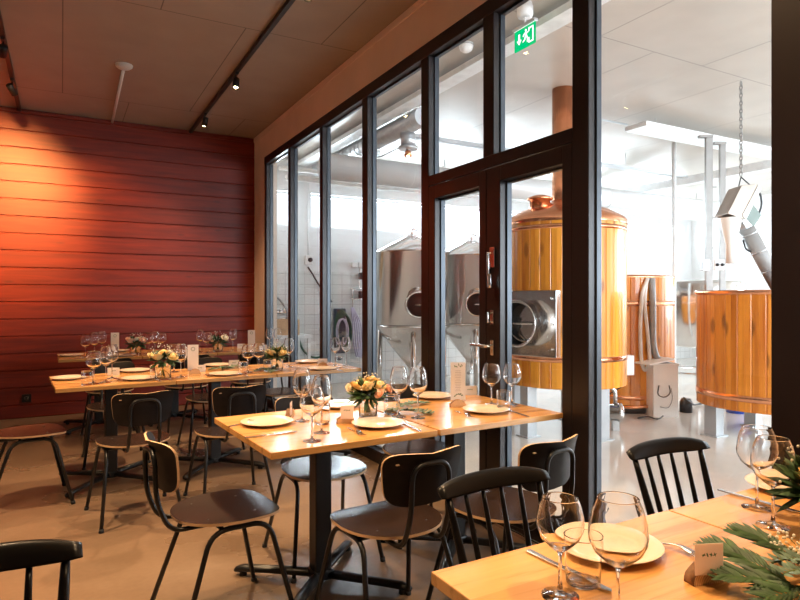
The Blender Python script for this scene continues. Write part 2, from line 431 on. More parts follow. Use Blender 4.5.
# door leaves
def leaf(n, y0, y1, sl, sr):   # sl/sr stile widths at the low-y and high-y side
    mb = MB(); x0, x1 = XG+.0, XG+.086
    mb.box(x0, x1, y0, y0+sl, .02, 2.09); mb.box(x0, x1, y1-sr, y1, .02, 2.09)
    mb.box(x0, x1, y0+sl, y1-sr, .02, .14); mb.box(x0, x1, y0+sl, y1-sr, 2.0, 2.09)
    o = struct('door_%d' % n, mb, M['frame'], bevel=.003)
    MB().box(XG+.078, XG+.084, y0+sl, y1-sr, .14, 2.0).build('glass_pane', M['pane'], o)
    f = MB()
    f.box(XG+.045, XG+.077, y0+sl, y0+sl+.012, .14, 2.0); f.box(XG+.045, XG+.077, y1-sr-.012, y1-sr, .14, 2.0)
    f.box(XG+.05, XG+.077, y0+sl+.012, y1-sr-.012, .14, .152); f.box(XG+.05, XG+.077, y0+sl+.012, y1-sr-.012, 1.988, 2.0)
    f.build('glazing_bead', M['bead'], o)
    return o
d1 = leaf(1, 2.936, 3.584, .068, .078)
d2 = leaf(2, 2.234, 2.930, .068, .129)
# lock, latch and pull on the door centre stile
h = MB(); h.box(XG-.012, XG+.0, 2.84, 2.885, 1.50, 1.62); h.tube([(XG-.02, 2.862, 1.585), (XG-.04, 2.862, 1.585), (XG-.04, 2.862, 1.45)], .009, 8); h.tube([(XG-.03, 2.862, 1.46), (XG-.03, 2.862, 1.38)], .015, 8)
h.box(XG-.02, XG, 2.885, 2.90, 1.47, 1.53)
h.build('door_bolt', M['steel'], d2, .002)
h = MB(); h.box(XG-.008, XG, 2.855, 2.885, 1.165, 1.25); h.tube([(XG-.008, 2.87, 1.235), (XG-.035, 2.87, 1.235), (XG-.035, 2.87, 1.18), (XG-.008, 2.87, 1.18)], .006, 8)
h.build('lock_plate', M['steel'], d2, .002)
h = MB(); h.box(XG-.008, XG, 2.855, 2.885, .985, 1.075); h.tube(fillet([(XG, 2.87, 1.04), (XG-.05, 2.87, 1.04), (XG-.05, 3.02, 1.04)], .015), .009, 8)
h.build('door_handle', M['steel'], d2, .002)
# brewery shell
mb = MB(); xs = [XG+.16]+[v for a in WINS for v in a]+[XR]
mb.box(XG+.16, XR, YF, YF+.2, 0, WZ0); mb.box(XG+.16, XR, YF, YF+.2, WZ1, HB)
for i in range(0, len(xs), 2): mb.box(xs[i], xs[i+1], YF, YF+.2, WZ0, WZ1)
struct('wall_far', mb, plain('white_wall_paint', (.74, .75, .76), .5, 0, .03))
struct('wall_far_tiles', MB().box(XG+.16, XR, YF-.012, YF, 0, 1.75), M['tile'])
for i, (a, b) in enumerate(WINS):
    f = MB(); f.box(a, b, YF+.10, YF+.14, WZ0, WZ0+.04); f.box(a, b, YF+.10, YF+.14, WZ1-.04, WZ1)
    n = max(1, round((b-a)/1.1))
    for j in range(n+1): x = a+(b-a)*j/n; f.box(max(a, x-.02), min(b, x+.02), YF+.10, YF+.14, WZ0+.04, WZ1-.04)
    o = struct('window_%d' % (8+i), f, M['whitepaint'])
    MB().box(a+.02, b-.02, YF+.118, YF+.122, WZ0+.04, WZ1-.04).build('glass_pane', M['pane'], o)
mb = MB(); mb.box(XR, XR+.2, YB, YF, 0, .9); mb.box(XR, XR+.2, YB, YF, 2.9, HB); mb.box(XR, XR+.2, YB, -1, .9, 2.9); mb.box(XR, XR+.2, 5, YF, .9, 2.9)
struct('wall_far_right', mb, M['white'])
mb = MB(); mb.box(XG+.16, XR, YB-.2, YB, 0, .9); mb.box(XG+.16, XR, YB-.2, YB, 2.9, HB); mb.box(XG+.16, 3, YB-.2, YB, .9, 2.9); mb.box(9, XR, YB-.2, YB, .9, 2.9)
struct('wall_near_brewery', mb, M['white'])

# ---------------------------------------------------------------- socket on the red wall
p = MB(); p.box(-.045, .045, -.012, 0, -.045, .045); o = p.build('wall_socket', M['black_metal'], None, .004, (-.345, YR-.012, .22))
tag(o, 'black square power socket low on the red plank wall', 'socket')
s_ = MB()
for dx in (-.009, .009): s_.lathe([(0, 0), (.004, 0), (.004, .002), (0, .002)], 8, M=Matrix.Translation((dx, -.013, 0))@Matrix.Rotation(PI/2, 4, 'X'))
s_.lathe([(.018, 0), (.021, 0), (.021, .003), (.018, .003)], 20, M=Matrix.Translation((0, -.012, 0))@Matrix.Rotation(PI/2, 4, 'X'))
s_.build('socket_ring', M['steel'], o)

# ---------------------------------------------------------------- tables
def make_table(w, d):
    r = empty('dining_table')
    t = MB(); t.box(-w/2, w/2, -d/2, d/2, .712, .74); t.build('tabletop', M['pine'], r, .003)
    c = MB(); c.box(-.04, .04, -.04, .04, .05, .705); c.build('column', M['black_metal'], r, .006)
    pl = MB(); pl.box(-.25, .25, -.03, .03, .700, .712); pl.box(-.03, .03, -.25, .25, .694, .706); pl.build('top_bracket', M['black_metal'], r)
    hb = MB(); hb.box(-.05, .05, -.05, .05, .03, .075); hb.build('base_hub', M['black_metal'], r, .01)
    for k in range(4):
        a = PI/4+k*PI/2; f = MB(); v = Vector((math.cos(a), math.sin(a), 0))
        f.tube([v*.03+Vector((0, 0, .052)), v*.30+Vector((0, 0, .040)), v*.385+Vector((0, 0, .035)), v*.42+Vector((0, 0, .026)), v*.432+Vector((0, 0, .02))], [.026, .024, .024, .020, .012], 10, flat=.75)
        f.tube([v*.39+Vector((0, 0, .0)), v*.39+Vector((0, 0, .03))], .018, 10)
        f.build('base_foot', M['black_metal'], r)
    return r
tb = {}
def table(proto, x, y, rz, label, group):
    t = proto if not tb.get(proto.name) else dup(proto)
    tb[proto.name] = 1; t.location = (x, y, 0); t.rotation_euler = (0, 0, rz); tag(t, label, 'table', group); return t
TA = make_table(.760, .80); TB = make_table(.742, .75)
def row(proto, w, d, x0, y0, deg, labels, group):
    a = math.radians(deg); out = []
    for i, l in enumerate(labels):
        u = (i+.5)*(w+.003); x = x0+u*math.cos(a)-d/2*math.sin(a); y = y0+u*math.sin(a)+d/2*math.cos(a)
        out.append(table(proto, x, y, a, l, group))
    return out
row(TA, .770, .80, .675, 2.224, 2.6, ['square pine table nearest the middle, left half of the pair with the yellow rose vase', 'square pine table set against the dark door posts, right half of the middle pair'], 'pine tables of the middle row')
row(TB, .745, .75, -.04, 4.49, 3.6, ['pine table at the left end of the second row, beside the red wall socket', 'pine table in the centre of the second row, holding the tall white menu card', 'pine table at the right end of the second row, touching the glass wall'], 'pine tables of the second row')
row(TB, .745, .70, -.035, 6.69, 1.2, ['pine table at the left end of the rear row, before the red wall', 'pine table in the centre of the rear row, before the red wall', 'pine table at the right end of the rear row, near the plaster corner'], 'pine tables of the rear row')
row(TA, .761, .80, .684, .29, .6, ['pine table in the near right corner with two large wine glasses at its left side', 'pine table at the right edge of the frame, beyond the seam from the nearest table'], 'pine tables nearest the camera')

# ---------------------------------------------------------------- chair with plywood seat
def make_ply_chair():
    r = empty('plywood_chair')
    out = superell(.208, .205, .62, .85, 40)
    s = MB(); s.ply(out, lambda a, b: Vector((a*(1-.10*max(0, -b/.2)), b, .452+.16*a*a-.9*max(0, b-.12)**2+.15*max(0, -b)**2)), (0, 0, -.011))
    s.build('seat', [M['veneer'], M['ply_edge']], r)
    sw = MB()
    for x in (-.11, .11):
        for y in (-.10, .09): sw.lathe([(0, .4565), (.004, .456), (.006, .453)], 8, (x, y, 0))
    sw.build('screw_heads', M['black_metal'], r)
    out = superell(.178, .096, .40, .5, 40)
    def bp(a, b):
        v = (b+.098)/.196; x = a*(.86+.14*v)
        return Vector((x, -.250+1.5*x*x-.028*v-.03*max(0, v-.6)**2*4, .675+b+.22*abs(x)*v*.35))
    s = MB(); s.ply(out, bp, (0, -.009, 0)); s.build('backrest', [M['veneer_b'], M['ply_edge']], r)
    s = MB(); s.box(-.136, -.124, -.2785, -.2700, .740, .743); s.build('maker_mark', M['ply_edge'], r)
    for sd in (-1, 1):
        f = MB(); f.tube(fillet([(sd*.235, .225, .0), (sd*.175, .125, .425), (sd*.170, -.105, .425), (sd*.225, -.245, .0)], .07, 7), .0105, 8)
        o = f.build('leg_frame', M['black_metal'], r)
        for y, x in ((.225, .235), (-.245, .225)):
            c = MB(); c.tube([(sd*x, y, 0), (sd*(x-.002), y*.99, .02)], .0135, 8); c.build('foot_cap', M['rubber'], o)
    f = MB(); f.tube(fillet([(.085, .08, .428), (.085, -.235, .428), (.082, -.285, .55), (.078, -.292, .735), (-.078, -.292, .735), (-.082, -.285, .55), (-.085, -.235, .428), (-.085, .08, .428)], .055, 7), .0095, 8)
    f.build('back_support', M['black_metal'], r)
    for y in (.07, -.06):
        f = MB(); f.tube([(-.172, y, .424), (.172, y, .424)], .009, 8); f.build('crossbar', M['black_metal'], r)
    return r
PC = make_ply_chair(); used = []
def chair(x, y, deg, label, group, proto=PC):
    c = proto if proto.name not in used else dup(proto)
    used.append(proto.name); c.location = (x, y, 0); c.rotation_euler = (0, 0, math.radians(deg)); return tag(c, label, 'chair', group)
G2, G1, G3 = 'plywood chairs around the middle tables', 'plywood chairs around the second row', 'plywood chairs around the rear row'
chair(.585, 2.56, -84, 'dark plywood chair seen side-on at the left end of the middle table, brown seat', G2)
chair(1.125, 2.12, 3, 'dark plywood chair at the near side of the middle table, bluish sheen on its seat', G2)
chair(1.62, 2.03, 9, 'dark plywood chair with brown seat in front of the door posts, beside a spindle-back chair', G2)
chair(1.17, 2.94, 181, 'plywood chair on the far side of the middle table, seat behind the table column', G2)
chair(1.80, 3.03, 178, 'plywood chair on the far side of the middle table, nearest the glass door', G2)
chair(.39, 4.08, 6, 'plywood chair with dark back at the near side of the second row, left one', G1)
chair(.965, 4.06, 2, 'plywood chair at the near side of the second row, half hidden by the middle table', G1)
chair(-.185, 4.66, -84, 'plywood chair at the left edge of the frame, at the head of the second row', G1)
chair(.38, 5.50, 180, 'plywood chair on the far side of the second row, behind its left table', G1)
chair(1.15, 5.55, 183, 'plywood chair on the far side of the second row, behind its centre table', G1)
chair(1.80, 5.55, 178, 'plywood chair on the far side of the second row, nearest the glass wall', G1)
chair(.40, 6.42, 0, 'plywood chair at the near side of the rear row, left one', G3)
chair(1.10, 6.42, 2, 'plywood chair at the near side of the rear row, middle one', G3)
chair(1.75, 6.42, -3, 'plywood chair at the near side of the rear row, nearest the glass wall', G3)

# ---------------------------------------------------------------- spindle-back chair
def make_spindle():
    r = empty('spindle_back_chair')
    s = MB(); s.ply(superell(.215, .20, .55, .7, 36), lambda a, b: Vector((a*(1-.1*max(0, -b/.2)), b, .450-.012*math.exp(-((a/.12)**2+(b/.12)**2)))), (0, 0, -.024), 0)
    s.build('seat', M['black_wood'], r)
    tilt = lambda t: (-.165-.105*t)
    zr = .745
    s = MB()
    n = 20; tops = []
    rings = []
    for i in range(n+1):
        u = -1+2*i/n; x = .190*u; y = -.268+.026*u*u; hh = .025*(1-.55*abs(u)**4); zc = .798-.008*u*u; th = .0115*(1-.35*abs(u)**6)
        ring = []
        for k in range(12):
            a = 2*PI*k/12; ring.append(s.bm.verts.new((x, y+math.copysign(abs(math.cos(a))**.6, math.cos(a))*th-.012*math.sin(a), zc+math.copysign(abs(math.sin(a))**.7, math.sin(a))*hh)))
        rings.append(ring)
    for A, B in zip(rings, rings[1:]):
        for k in range(12): s.face((A[k], A[(k+1) % 12], B[(k+1) % 12], B[k]))
    s.face(rings[0]); s.face(rings[-1]); s.build('crest_rail', M['black_wood'], r)
    for i in range(6):
        u = -1+2*i/5; xb = .135*u; xt = .160*u; outer = i in (0, 5)
        yb, yt = -.165+.03*u*u, -.266+.026*(xt/.190)**2
        rr = .0115 if outer else .0078
        s = MB(); P0, P1 = Vector((xb, yb, .44)), Vector((xt, yt, .778))
        s.tube([P0.lerp(P1, t) for t in (0, .15, .5, .85, 1)], [rr*.8, rr, rr*1.1, rr*.9, rr*.75], 8); s.build('spindle', M['black_wood'], r)
    for sx in (-1, 1):
        for sy in (-1, 1):
            s = MB(); P0, P1 = Vector((sx*.14, sy*.13, .435)), Vector((sx*.20, sy*.20, 0))
            s.tube([P0.lerp(P1, t) for t in (0, .2, .5, 1)], [.014, .018, .017, .011], 10); s.build('leg', M['black_wood'], r)
        s = MB(); s.tube([(sx*.172, -.167, .20), (sx*.172, .167, .20)], .009, 8); s.build('stretcher', M['black_wood'], r)
    s = MB(); s.tube([(-.172, 0, .20), (.172, 0, .20)], .009, 8); s.build('stretcher', M['black_wood'], r)
    return r
SP = make_spindle(); GS = 'black spindle-back chairs around the near tables'
chair(1.075, 1.135, 180, 'black spindle-back chair between the near table and the middle table', GS, SP)
chair(1.83, 1.155, 177, 'black spindle-back chair standing before the bright glass pane at right', GS, SP)
chair(-.14, 1.18, 183, 'black spindle-back chair cut off by the lower left corner', GS, SP)

# ---------------------------------------------------------------- tableware
def glass_prof(h, R, rim, foot):
    b0 = h*.46; o = []
    o += [(0, 0), (foot, 0), (foot, .0015), (foot*.55, .004), (.006, .010), (.0035, .03), (.0033, b0-.012), (.006, b0-.003), (R*.45, b0+.008), (R*.80, b0+.024), (R*.97, b0+.042), (R, b0+.055), (R*.96, b0+(h-b0)*.65), ((rim+R*.96)/2+.0008, b0+(h-b0)*.84), (rim+.0002, h-.0022), (rim+.0001, h-.0006), (rim-.0006, h)]
    i = [(rim-.0013, h-.0006), (rim-.0012, h-.0022), ((rim+R*.96)/2+.0008-.0012, b0+(h-b0)*.84), (R*.96-.0012, b0+(h-b0)*.65), (R-.0012, b0+.055), (R*.97-.0012, b0+.043), (R*.80-.0012, b0+.0255), (R*.45-.0012, b0+.0105), (0, b0+.003)]
    return o+i
def make_wine(name, h, R, rim, foot=.034):
    o = MB().lathe(glass_prof(h, R, rim, foot), 28).build(name, M['wine']); return o
def make_tumbler(h=.095, R=.038):
    return MB().lathe([(0, 0), (R*.84, 0), (R*.86, .001), (R*.9, .006), (R*.91, .012), (R-.0002, h-.003), (R, h-.0008), (R-.0009, h), (R-.0018, h-.0008), (R-.0017, h-.003), (R*.91-.0015, .014), (R*.88-.001, .010), (R*.8, .0085), (0, .0085)], 24).build('water_tumbler', M['wine'])
protos = {'big': make_wine('wine_glass', .222, .051, .036, .038), 'small': make_wine('wine_glass', .190, .046, .034, .036), 'tall': make_wine('wine_glass', .245, .045, .031, .036), 'tumbler': make_tumbler()}
pu = {}
def put(key, px, py, label, cat, group, rz=0, z=.74):
    p = protos[key]
    o = dup(p) if pu.get(key) else p
    pu[key] = 1; v = on(px, py, z); o.location = (v.x, v.y, z+.0005); o.rotation_euler = (0, 0, rz); tag(o, label, cat, group); return o
def make_plate():
    R = .12; r = MB().lathe([(0, 0), (.07, 0), (.075, .002), (R*.97, .014), (R, .0165), (R*.985, .0175), (.078, .0055), (.070, .0040), (0, .0038)], 40).build('dinner_plate', M['ceramic']); return r
protos['plate'] = make_plate()
def make_knife():
    s = MB(); s.prism([(-.115, -.006), (-.11, -.009), (-.02, -.006), (-.01, -.008), (.10, -.008), (.118, .0), (.11, .008), (-.01, .006), (-.02, .005), (-.11, .007), (-.115, .005)], .001, .0045)
    return s.build('table_knife', M['steel'], None, .001)
def make_fork():
    s = MB()
    def mp(x): return .003+.010*math.exp(-((x-.02)/.03)**2)+(.008*max(0, (x-.06)/.04)**2 if x > .06 else 0)
    def strip(xs, yl, yr):
        L = [s.bm.verts.new((x, yl(x), mp(x))) for x in xs]; R_ = [s.bm.verts.new((x, yr(x), mp(x))) for x in xs]
        L2 = [s.bm.verts.new((x, yl(x), mp(x)-.002)) for x in xs]; R2 = [s.bm.verts.new((x, yr(x), mp(x)-.002)) for x in xs]
        for i in range(len(xs)-1):
            s.face((L[i], L[i+1], R_[i+1], R_[i])); s.face((L2[i], L2[i+1], R2[i+1], R2[i])); s.face((L[i], L[i+1], L2[i+1], L2[i])); s.face((R_[i], R_[i+1], R2[i+1], R2[i]))
    wd = lambda x: .0085-.0055*min(1, (x+.1)/.06) if x < -.04 else .003+.0095*max(0, min(1, (x-.01)/.035))
    xs = [-.1+.01*i for i in range(16)]
    strip(xs, lambda x: -wd(x), wd)
    for k in range(4):
        y = -.0105+.007*k; strip([.05+.006*i for i in range(9)], lambda x, y=y: y-.0017, lambda x, y=y: y+.0017)
    return s.build('table_fork', M['steel'])
protos['knife'] = make_knife(); protos['fork'] = make_fork()
def cutlery(key, p0, p1, label, group, z=.74):
    a, b = on(*p0, z), on(*p1, z); m = (a+b)/2
    p = protos[key]; o = dup(p) if pu.get(key) else p; pu[key] = 1
    o.location = (m.x, m.y, z+.001); o.rotation_euler = (0, 0, math.atan2(b.y-a.y, b.x-a.x)); tag(o, label, key, group)
# --- near table
N = 'near table'
put('small', 560, 596, 'wine glass furthest left on the near table, standing over the knife', 'wine glass', 'wine glasses on the near tables')
put('big', 618, 624, 'large wine glass in front of the plate on the near table', 'wine glass', 'wine glasses on the near tables')
put('big', 773, 526, 'large wine glass standing beyond the seam at right, near the greenery', 'wine glass', 'wine glasses on the near tables')
put('big', 757, 508, 'wine glass just behind the right-hand large glass, half covered by it', 'wine glass', 'wine glasses on the near tables')
put('tumbler', 583, 583, 'low water tumbler between the two near wine glasses', 'tumbler', 'tumblers')
put('plate', 608, 549, 'cream dinner plate behind the two near wine glasses', 'plate', 'dinner plates')
put('plate', 790, 489, 'cream dinner plate at the right edge of the frame, behind wine glasses', 'plate', 'dinner plates')
cutlery('knife', (527, 551), (612, 594), 'steel knife left of the near plate', 'knives')
cutlery('knife', (727, 493), (790, 511), 'steel knife beyond the seam on the right-hand near table', 'knives')
cutlery('fork', (648, 541), (694, 556), 'steel fork to the right of the near plate', 'forks')
# --- middle table
W2 = 'wine glasses on the middle tables'
put('tall', 302, 421, 'wine glass at the left of the cluster of three on the middle table', 'wine glass', W2)
put('big', 312, 441, 'wine glass at the front of the cluster of three on the middle table', 'wine glass', W2)
put('tall', 321.5, 433, 'tall wine glass at the right of the cluster of three on the middle table', 'wine glass', W2)
put('tall', 399, 417, 'tall wine glass right of the yellow roses, left one of its pair', 'wine glass', W2)
put('tall', 418, 418, 'tall wine glass right of the yellow roses, right one of its pair', 'wine glass', W2)
put('big', 491.5, 404.5, 'wine glass below the door handle, left one of the last pair on the middle table', 'wine glass', W2)
put('big', 512, 404.5, 'wine glass at the right end of the middle table, before the wooden tank', 'wine glass', W2)
put('tumbler', 503.5, 409, 'water tumbler before the last two wine glasses of the middle table', 'tumbler', 'tumblers')
put('tumbler', 391, 414, 'water tumbler just right of the yellow rose vase', 'tumbler', 'tumblers')
put('tumbler', 322, 424, 'water tumbler behind the three clustered wine glasses', 'tumbler', 'tumblers')
put('plate', 267, 424, 'cream plate at the left end of the middle table', 'plate', 'dinner plates')
put('plate', 378, 425.5, 'cream plate at the front of the middle table below the rose vase', 'plate', 'dinner plates')
put('plate', 486, 411.5, 'cream plate at the right end of the middle table', 'plate', 'dinner plates')
put('plate', 338, 406.5, 'cream plate on the far side of the middle table, left of the roses', 'plate', 'dinner plates')
put('plate', 433, 397.5, 'cream plate on the far side of the middle table, left of the menu card', 'plate', 'dinner plates')
cutlery('knife', (251, 438), (291, 433), 'steel knife in front of the left plate on the middle table', 'knives')
cutlery('fork', (236, 425.5), (256, 421), 'fork by the left plate of the middle table', 'forks')
cutlery('fork', (347, 427.5), (365, 437.5), 'fork between the log slice and the front plate of the middle table', 'forks')
cutlery('knife', (403, 423.6), (418, 431), 'knife right of the front plate of the middle table', 'knives')
cutlery('fork', (451, 409.5), (478, 421), 'fork left of the right-hand plate on the middle table', 'forks')
cutlery('knife', (509, 411), (524, 416), 'knife right of the right-hand plate on the middle table', 'knives')
# --- second row
W1 = 'wine glasses on the second row'
for px, py, k, l in ((94, 384, 'big', 'wine glass furthest left on the second row, beside a tumbler'), (106, 382, 'tall', 'tall wine glass at the centre of the left cluster on the second row'), (112, 378.5, 'tall', 'tall wine glass at the right of the left cluster on the second row'),
                     (181, 377, 'tall', 'tall wine glass between the yellow roses and the menu card'), (174, 372, 'big', 'wine glass right behind the yellow roses of the second row'), (248, 372.5, 'big', 'wine glass left of the rear yellow bouquet'), (259, 371, 'big', 'second wine glass left of the rear yellow bouquet'), (289, 367, 'tall', 'wine glass right of the rear yellow bouquet'),
                     (335, 366, 'tall', 'wine glass at the right end of the second row, left of its pair'), (346, 365, 'tall', 'wine glass at the right end of the second row, right of its pair')):
    put(k, px, py, l, 'wine glass', W1)
for px, py, l in ((87, 385, 'water tumbler at the left end of the second row'), (155, 378, 'water tumbler left of the vase on the second row'), (243, 374, 'water tumbler at the centre of the second row'), (268, 371, 'water tumbler under the rear yellow bouquet'), (339, 368, 'water tumbler at the right end of the second row')):
    put('tumbler', px, py, l, 'tumbler', 'tumblers')
for px, py, l in ((69, 379, 'cream plate at the left end of the second row'), (139, 379.5, 'cream plate on the near side of the second row, left of the vase'), (135, 371.5, 'cream plate on the far side of the second row behind the name card'), (225, 375, 'cream plate right of the menu card on the second row'),
                  (218, 366, 'cream plate on the far side of the second row behind the menu card'), (322, 369.5, 'cream plate near the right end of the second row'), (308, 362.5, 'cream plate on the far side near the right end of the second row')):
    put('plate', px, py, l, 'plate', 'dinner plates')
cutlery('fork', (117, 377), (120, 384), 'fork left of the vase on the second row', 'forks')
cutlery('knife', (154, 378), (161, 382), 'knife right of the near-side plate on the second row', 'knives')
cutlery('fork', (203, 374), (212, 378.5), 'fork right of the menu card on the second row', 'forks')
cutlery('knife', (241, 374), (248, 377), 'knife at the centre of the second row', 'knives')
cutlery('knife', (334, 369), (343, 372), 'knife at the right end of the second row', 'knives')
# --- rear row
W3 = 'wine glasses on the rear row'
for px, py, k, l in ((85.5, 357.5, 'big', 'wine glass furthest left on the rear table'), (94.5, 357, 'tall', 'second wine glass from the left on the rear table'), (102, 355, 'tall', 'third wine glass from the left on the rear table'),
                     (149, 353.5, 'big', 'wine glass just right of the peach bouquet on the rear table'), (155, 354.5, 'tall', 'middle wine glass of the trio right of the peach bouquet'), (162, 353, 'big', 'right wine glass of the trio after the peach bouquet'),
                     (200, 352, 'tall', 'wine glass left of the white and peach bouquet on the rear row'), (207, 353, 'big', 'second wine glass left of the white and peach bouquet'), (233, 350.5, 'tall', 'wine glass right of the white and peach bouquet'),
                     (269.5, 349.5, 'tall', 'wine glass at the right end of the rear row, left one'), (277.5, 350, 'tall', 'wine glass at the right end of the rear row, right one')):
    put(k, px, py, l, 'wine glass', W3)
for px, py, l in ((71, 356, 'cream plate at the left end of the rear row'), (124, 356, 'cream plate in front of the rear peach bouquet'), (118, 351.5, 'cream plate on the far side of the rear row')):
    put('plate', px, py, l, 'plate', 'dinner plates')

# ---------------------------------------------------------------- cards and log holders
def make_holder():
    s = MB(); n = 14; pts = [(.044*math.cos(PI*k/n), .040*math.sin(PI*k/n)) for k in range(n+1)]
    Mx = Matrix.Rotation(PI/2, 4, 'X')
    pts = [(x*(1+.06*math.sin(7*x*40)), y) for x, y in pts]
    a = [s.bm.verts.new(Mx@Vector((x, y, -.014))) for x, y in pts]; b = [s.bm.verts.new(Mx@Vector((x, y, .014))) for x, y in pts]
    s.face(a, 0).smooth = False; s.face(b, 0).smooth = False
    for i in range(n): s.face((a[i], a[i+1], b[i+1], b[i]), 1)
    s.face((a[0], b[0], b[-1], a[-1]), 0)
    return s.build('log_slice_holder', [M['slice'], M['bark']])
protos['holder'] = make_holder()
def leaves_flat(mb, cx, cz, R, n, sz, y, rnd):
    for k in range(n):
        a = rnd.uniform(0, 2*PI) if R == 0 else 2*PI*k/n
        x, z = cx+R*math.cos(a), cz+R*math.sin(a); b = a+PI/2+rnd.uniform(-.7, .7)
        d = Vector((math.cos(b), 0, math.sin(b)))*sz; e = Vector((-math.sin(b), 0, math.cos(b)))*sz*.35; c = Vector((x, y, z))
        vs = [mb.bm.verts.new(v) for v in (c-d, c-e, c+d, c+e)]; mb.face(vs)
def make_card(name, w, h, mat, kind):
    r = MB().box(-w/2, w/2, -.0006, .0006, 0, h).build(name, mat); rnd = random.Random(3)
    for yy in (-.0011,):
        mb = MB()
        if kind == 'menu':
            for cz in (h-.02, .028):
                for cx in (-.018, -.008, .004, .014, .022): leaves_flat(mb, cx, cz+rnd.uniform(-.006, .006), 0, 2, .008, yy, rnd)
        elif kind == 'wreath': leaves_flat(mb, 0, h-.035, .014, 12, .006, yy, rnd)
        else:
            for cx in (-.012, -.004, .004, .012): leaves_flat(mb, cx, h-.022, 0, 2, .005, yy, rnd)
        mb.build('leaf_print', M['leafink'], r, nrm=False)
        if kind == 'menu':
            mb = MB()
            for i in range(14):
                z = h-.05-i*.0095; ww = .010+.008*rnd.random()
                if z < .05: break
                mb.box(-ww, ww, yy-.0001, -.0008, z, z+.0018)
            mb.build('text_lines', M['ink'], r)
    return r
protos['menu'] = make_card('menu_card', .085, .215, M['paper'], 'menu')
protos['wreath'] = make_card('menu_card', .085, .205, M['paper'], 'wreath')
protos['name'] = make_card('place_card', .085, .055, M['paper'], 'sprig')
protos['blush'] = make_card('place_card', .060, .062, M['pink_paper'], 'sprig')
def rzcam(px, extra=0): return -ANG*.0-math.radians(extra)
HG = 'log slice card holders'
put('holder', 707, 581, 'half-round log slice on the near table holding a blush card', 'card holder', HG, math.radians(-12))
put('blush', 709, 575, 'blush place card with a leaf print standing in the near log slice', 'card', 'blush place cards', math.radians(-22), .762)
put('holder', 346, 423, 'half-round log slice on the middle table before the roses', 'card holder', HG, math.radians(-14))
put('blush', 347, 419, 'blush place card in the log slice before the yellow roses', 'card', 'blush place cards', math.radians(-22), .762)
put('holder', 290, 417, 'log slice turned edge-on left of the clustered glasses', 'card holder', HG, math.radians(60))
put('blush', 291, 415, 'blush place card turned edge-on left of the clustered glasses', 'card', 'blush place cards', math.radians(62), .762)
put('holder', 458, 407, 'log slice at the foot of the tall leafy menu card', 'card holder', HG, math.radians(-20))
put('menu', 458, 400, 'tall white menu card with green leaf print on the middle table', 'card', None, math.radians(-28))
put('name', 470, 395, 'small white place card just right of the tall leafy menu card', 'card', 'white place cards', math.radians(-28))
put('wreath', 193, 370, 'tall white menu card with a wreath print on the second row', 'card', 'white menu cards with a wreath', math.radians(-10))
put('holder', 195, 374, 'log slice at the foot of the white wreath card on the second row', 'card holder', HG, math.radians(-10))
put('wreath', 115, 351, 'white menu card left of the peach bouquet on the rear row', 'card', 'white menu cards with a wreath', math.radians(-5))
put('wreath', 251.5, 347, 'white menu card at the right end of the rear row', 'card', 'white menu cards with a wreath', math.radians(-15))
for px, py, l in ((113.5, 375, 'white place card behind the left glasses of the second row'), (200, 372, 'white place card right of the wreath card on the second row'), (234, 366.5, 'white place card at the centre of the second row'), (241, 348.5, 'white place card left of the rearmost menu card')):
    put('name', px, py, l, 'card', 'white place cards', math.radians(-15))
put('name', 322.5, 365, 'white place card near the right end of the second row', 'card', 'white place cards', math.radians(-20))
put('holder', 323, 367, 'log slice near the right end of the second row', 'card holder', HG, math.radians(-20))
put('name', 263, 349.5, 'white place card right of the rearmost menu card', 'card', 'white place cards', math.radians(-15))

# ---------------------------------------------------------------- flowers
def rose_mesh(mat, R=.026):
    s = MB(); rnd = random.Random(5)
    for ring, (n, rr, tilt, sz) in enumerate(((3, .25, .15, .7), (5, .5, .45, .85), (6, .78, .85, 1.0), (7, .95, 1.25, 1.05))):
        for k in range(n):
            a = 2*PI*(k+.5*ring)/n+rnd.uniform(-.15, .15); c = Vector((math.cos(a), math.sin(a), 0)); t = Vector((-math.sin(a), math.cos(a), 0))
            base = Vector((0, 0, -R*.5)); g = []
            for i in range(4):
                v = i/3; out = rr*R*math.sin(v*PI/2)+R*.25*max(0, v-.7)*tilt; up = R*(1.35-.42*tilt)*v*sz-R*.25*tilt*v*v
                w_ = R*.62*sz*math.sin(PI*(.12+.66*v))
                g.append([s.bm.verts.new(base+c*(out-abs(u)**2*R*.18)+t*u*w_+Vector((0, 0, up-abs(u)*R*.08*v))) for u in (-1, -.5, 0, .5, 1)])
            for i in range(3):
                for j in range(4): s.face((g[i][j], g[i][j+1], g[i+1][j+1], g[i+1][j]))
    s.lathe([(0, -R*.55), (R*.45, -R*.35), (R*.5, 0), (R*.25, R*.5), (0, R*.6)], 10)
    me = s.build('rose_tmp', mat, nrm=False); m = me.data; bpy.data.objects.remove(me); return m
RM = {k: rose_mesh(M[k]) for k in ('yellow', 'cream', 'peach')}
def leafblade(s, p, d, L, W, up=Vector((0, 0, 1)), mi=0):
    d = d.normalized(); a = d.cross(up)
    if a.length < .01: a = Vector((1, 0, 0))
    a.normalize(); n = a.cross(d).normalized()
    c = [s.bm.verts.new(p+d*L*t+n*L*.12*math.sin(PI*t)) for t in (0, .35, .7, 1)]
    l = [s.bm.verts.new(p+d*L*t-a*W*w_-n*L*.02) for t, w_ in ((.35, 1), (.7, .75))]; r = [s.bm.verts.new(p+d*L*t+a*W*w_-n*L*.02) for t, w_ in ((.35, 1), (.7, .75))]
    for q in ((c[0], c[1], l[0]), (l[0], c[1], c[2], l[1]), (l[1], c[2], c[3]), (c[0], r[0], c[1]), (r[0], r[1], c[2], c[1]), (r[1], c[3], c[2])): s.face(q, mi)
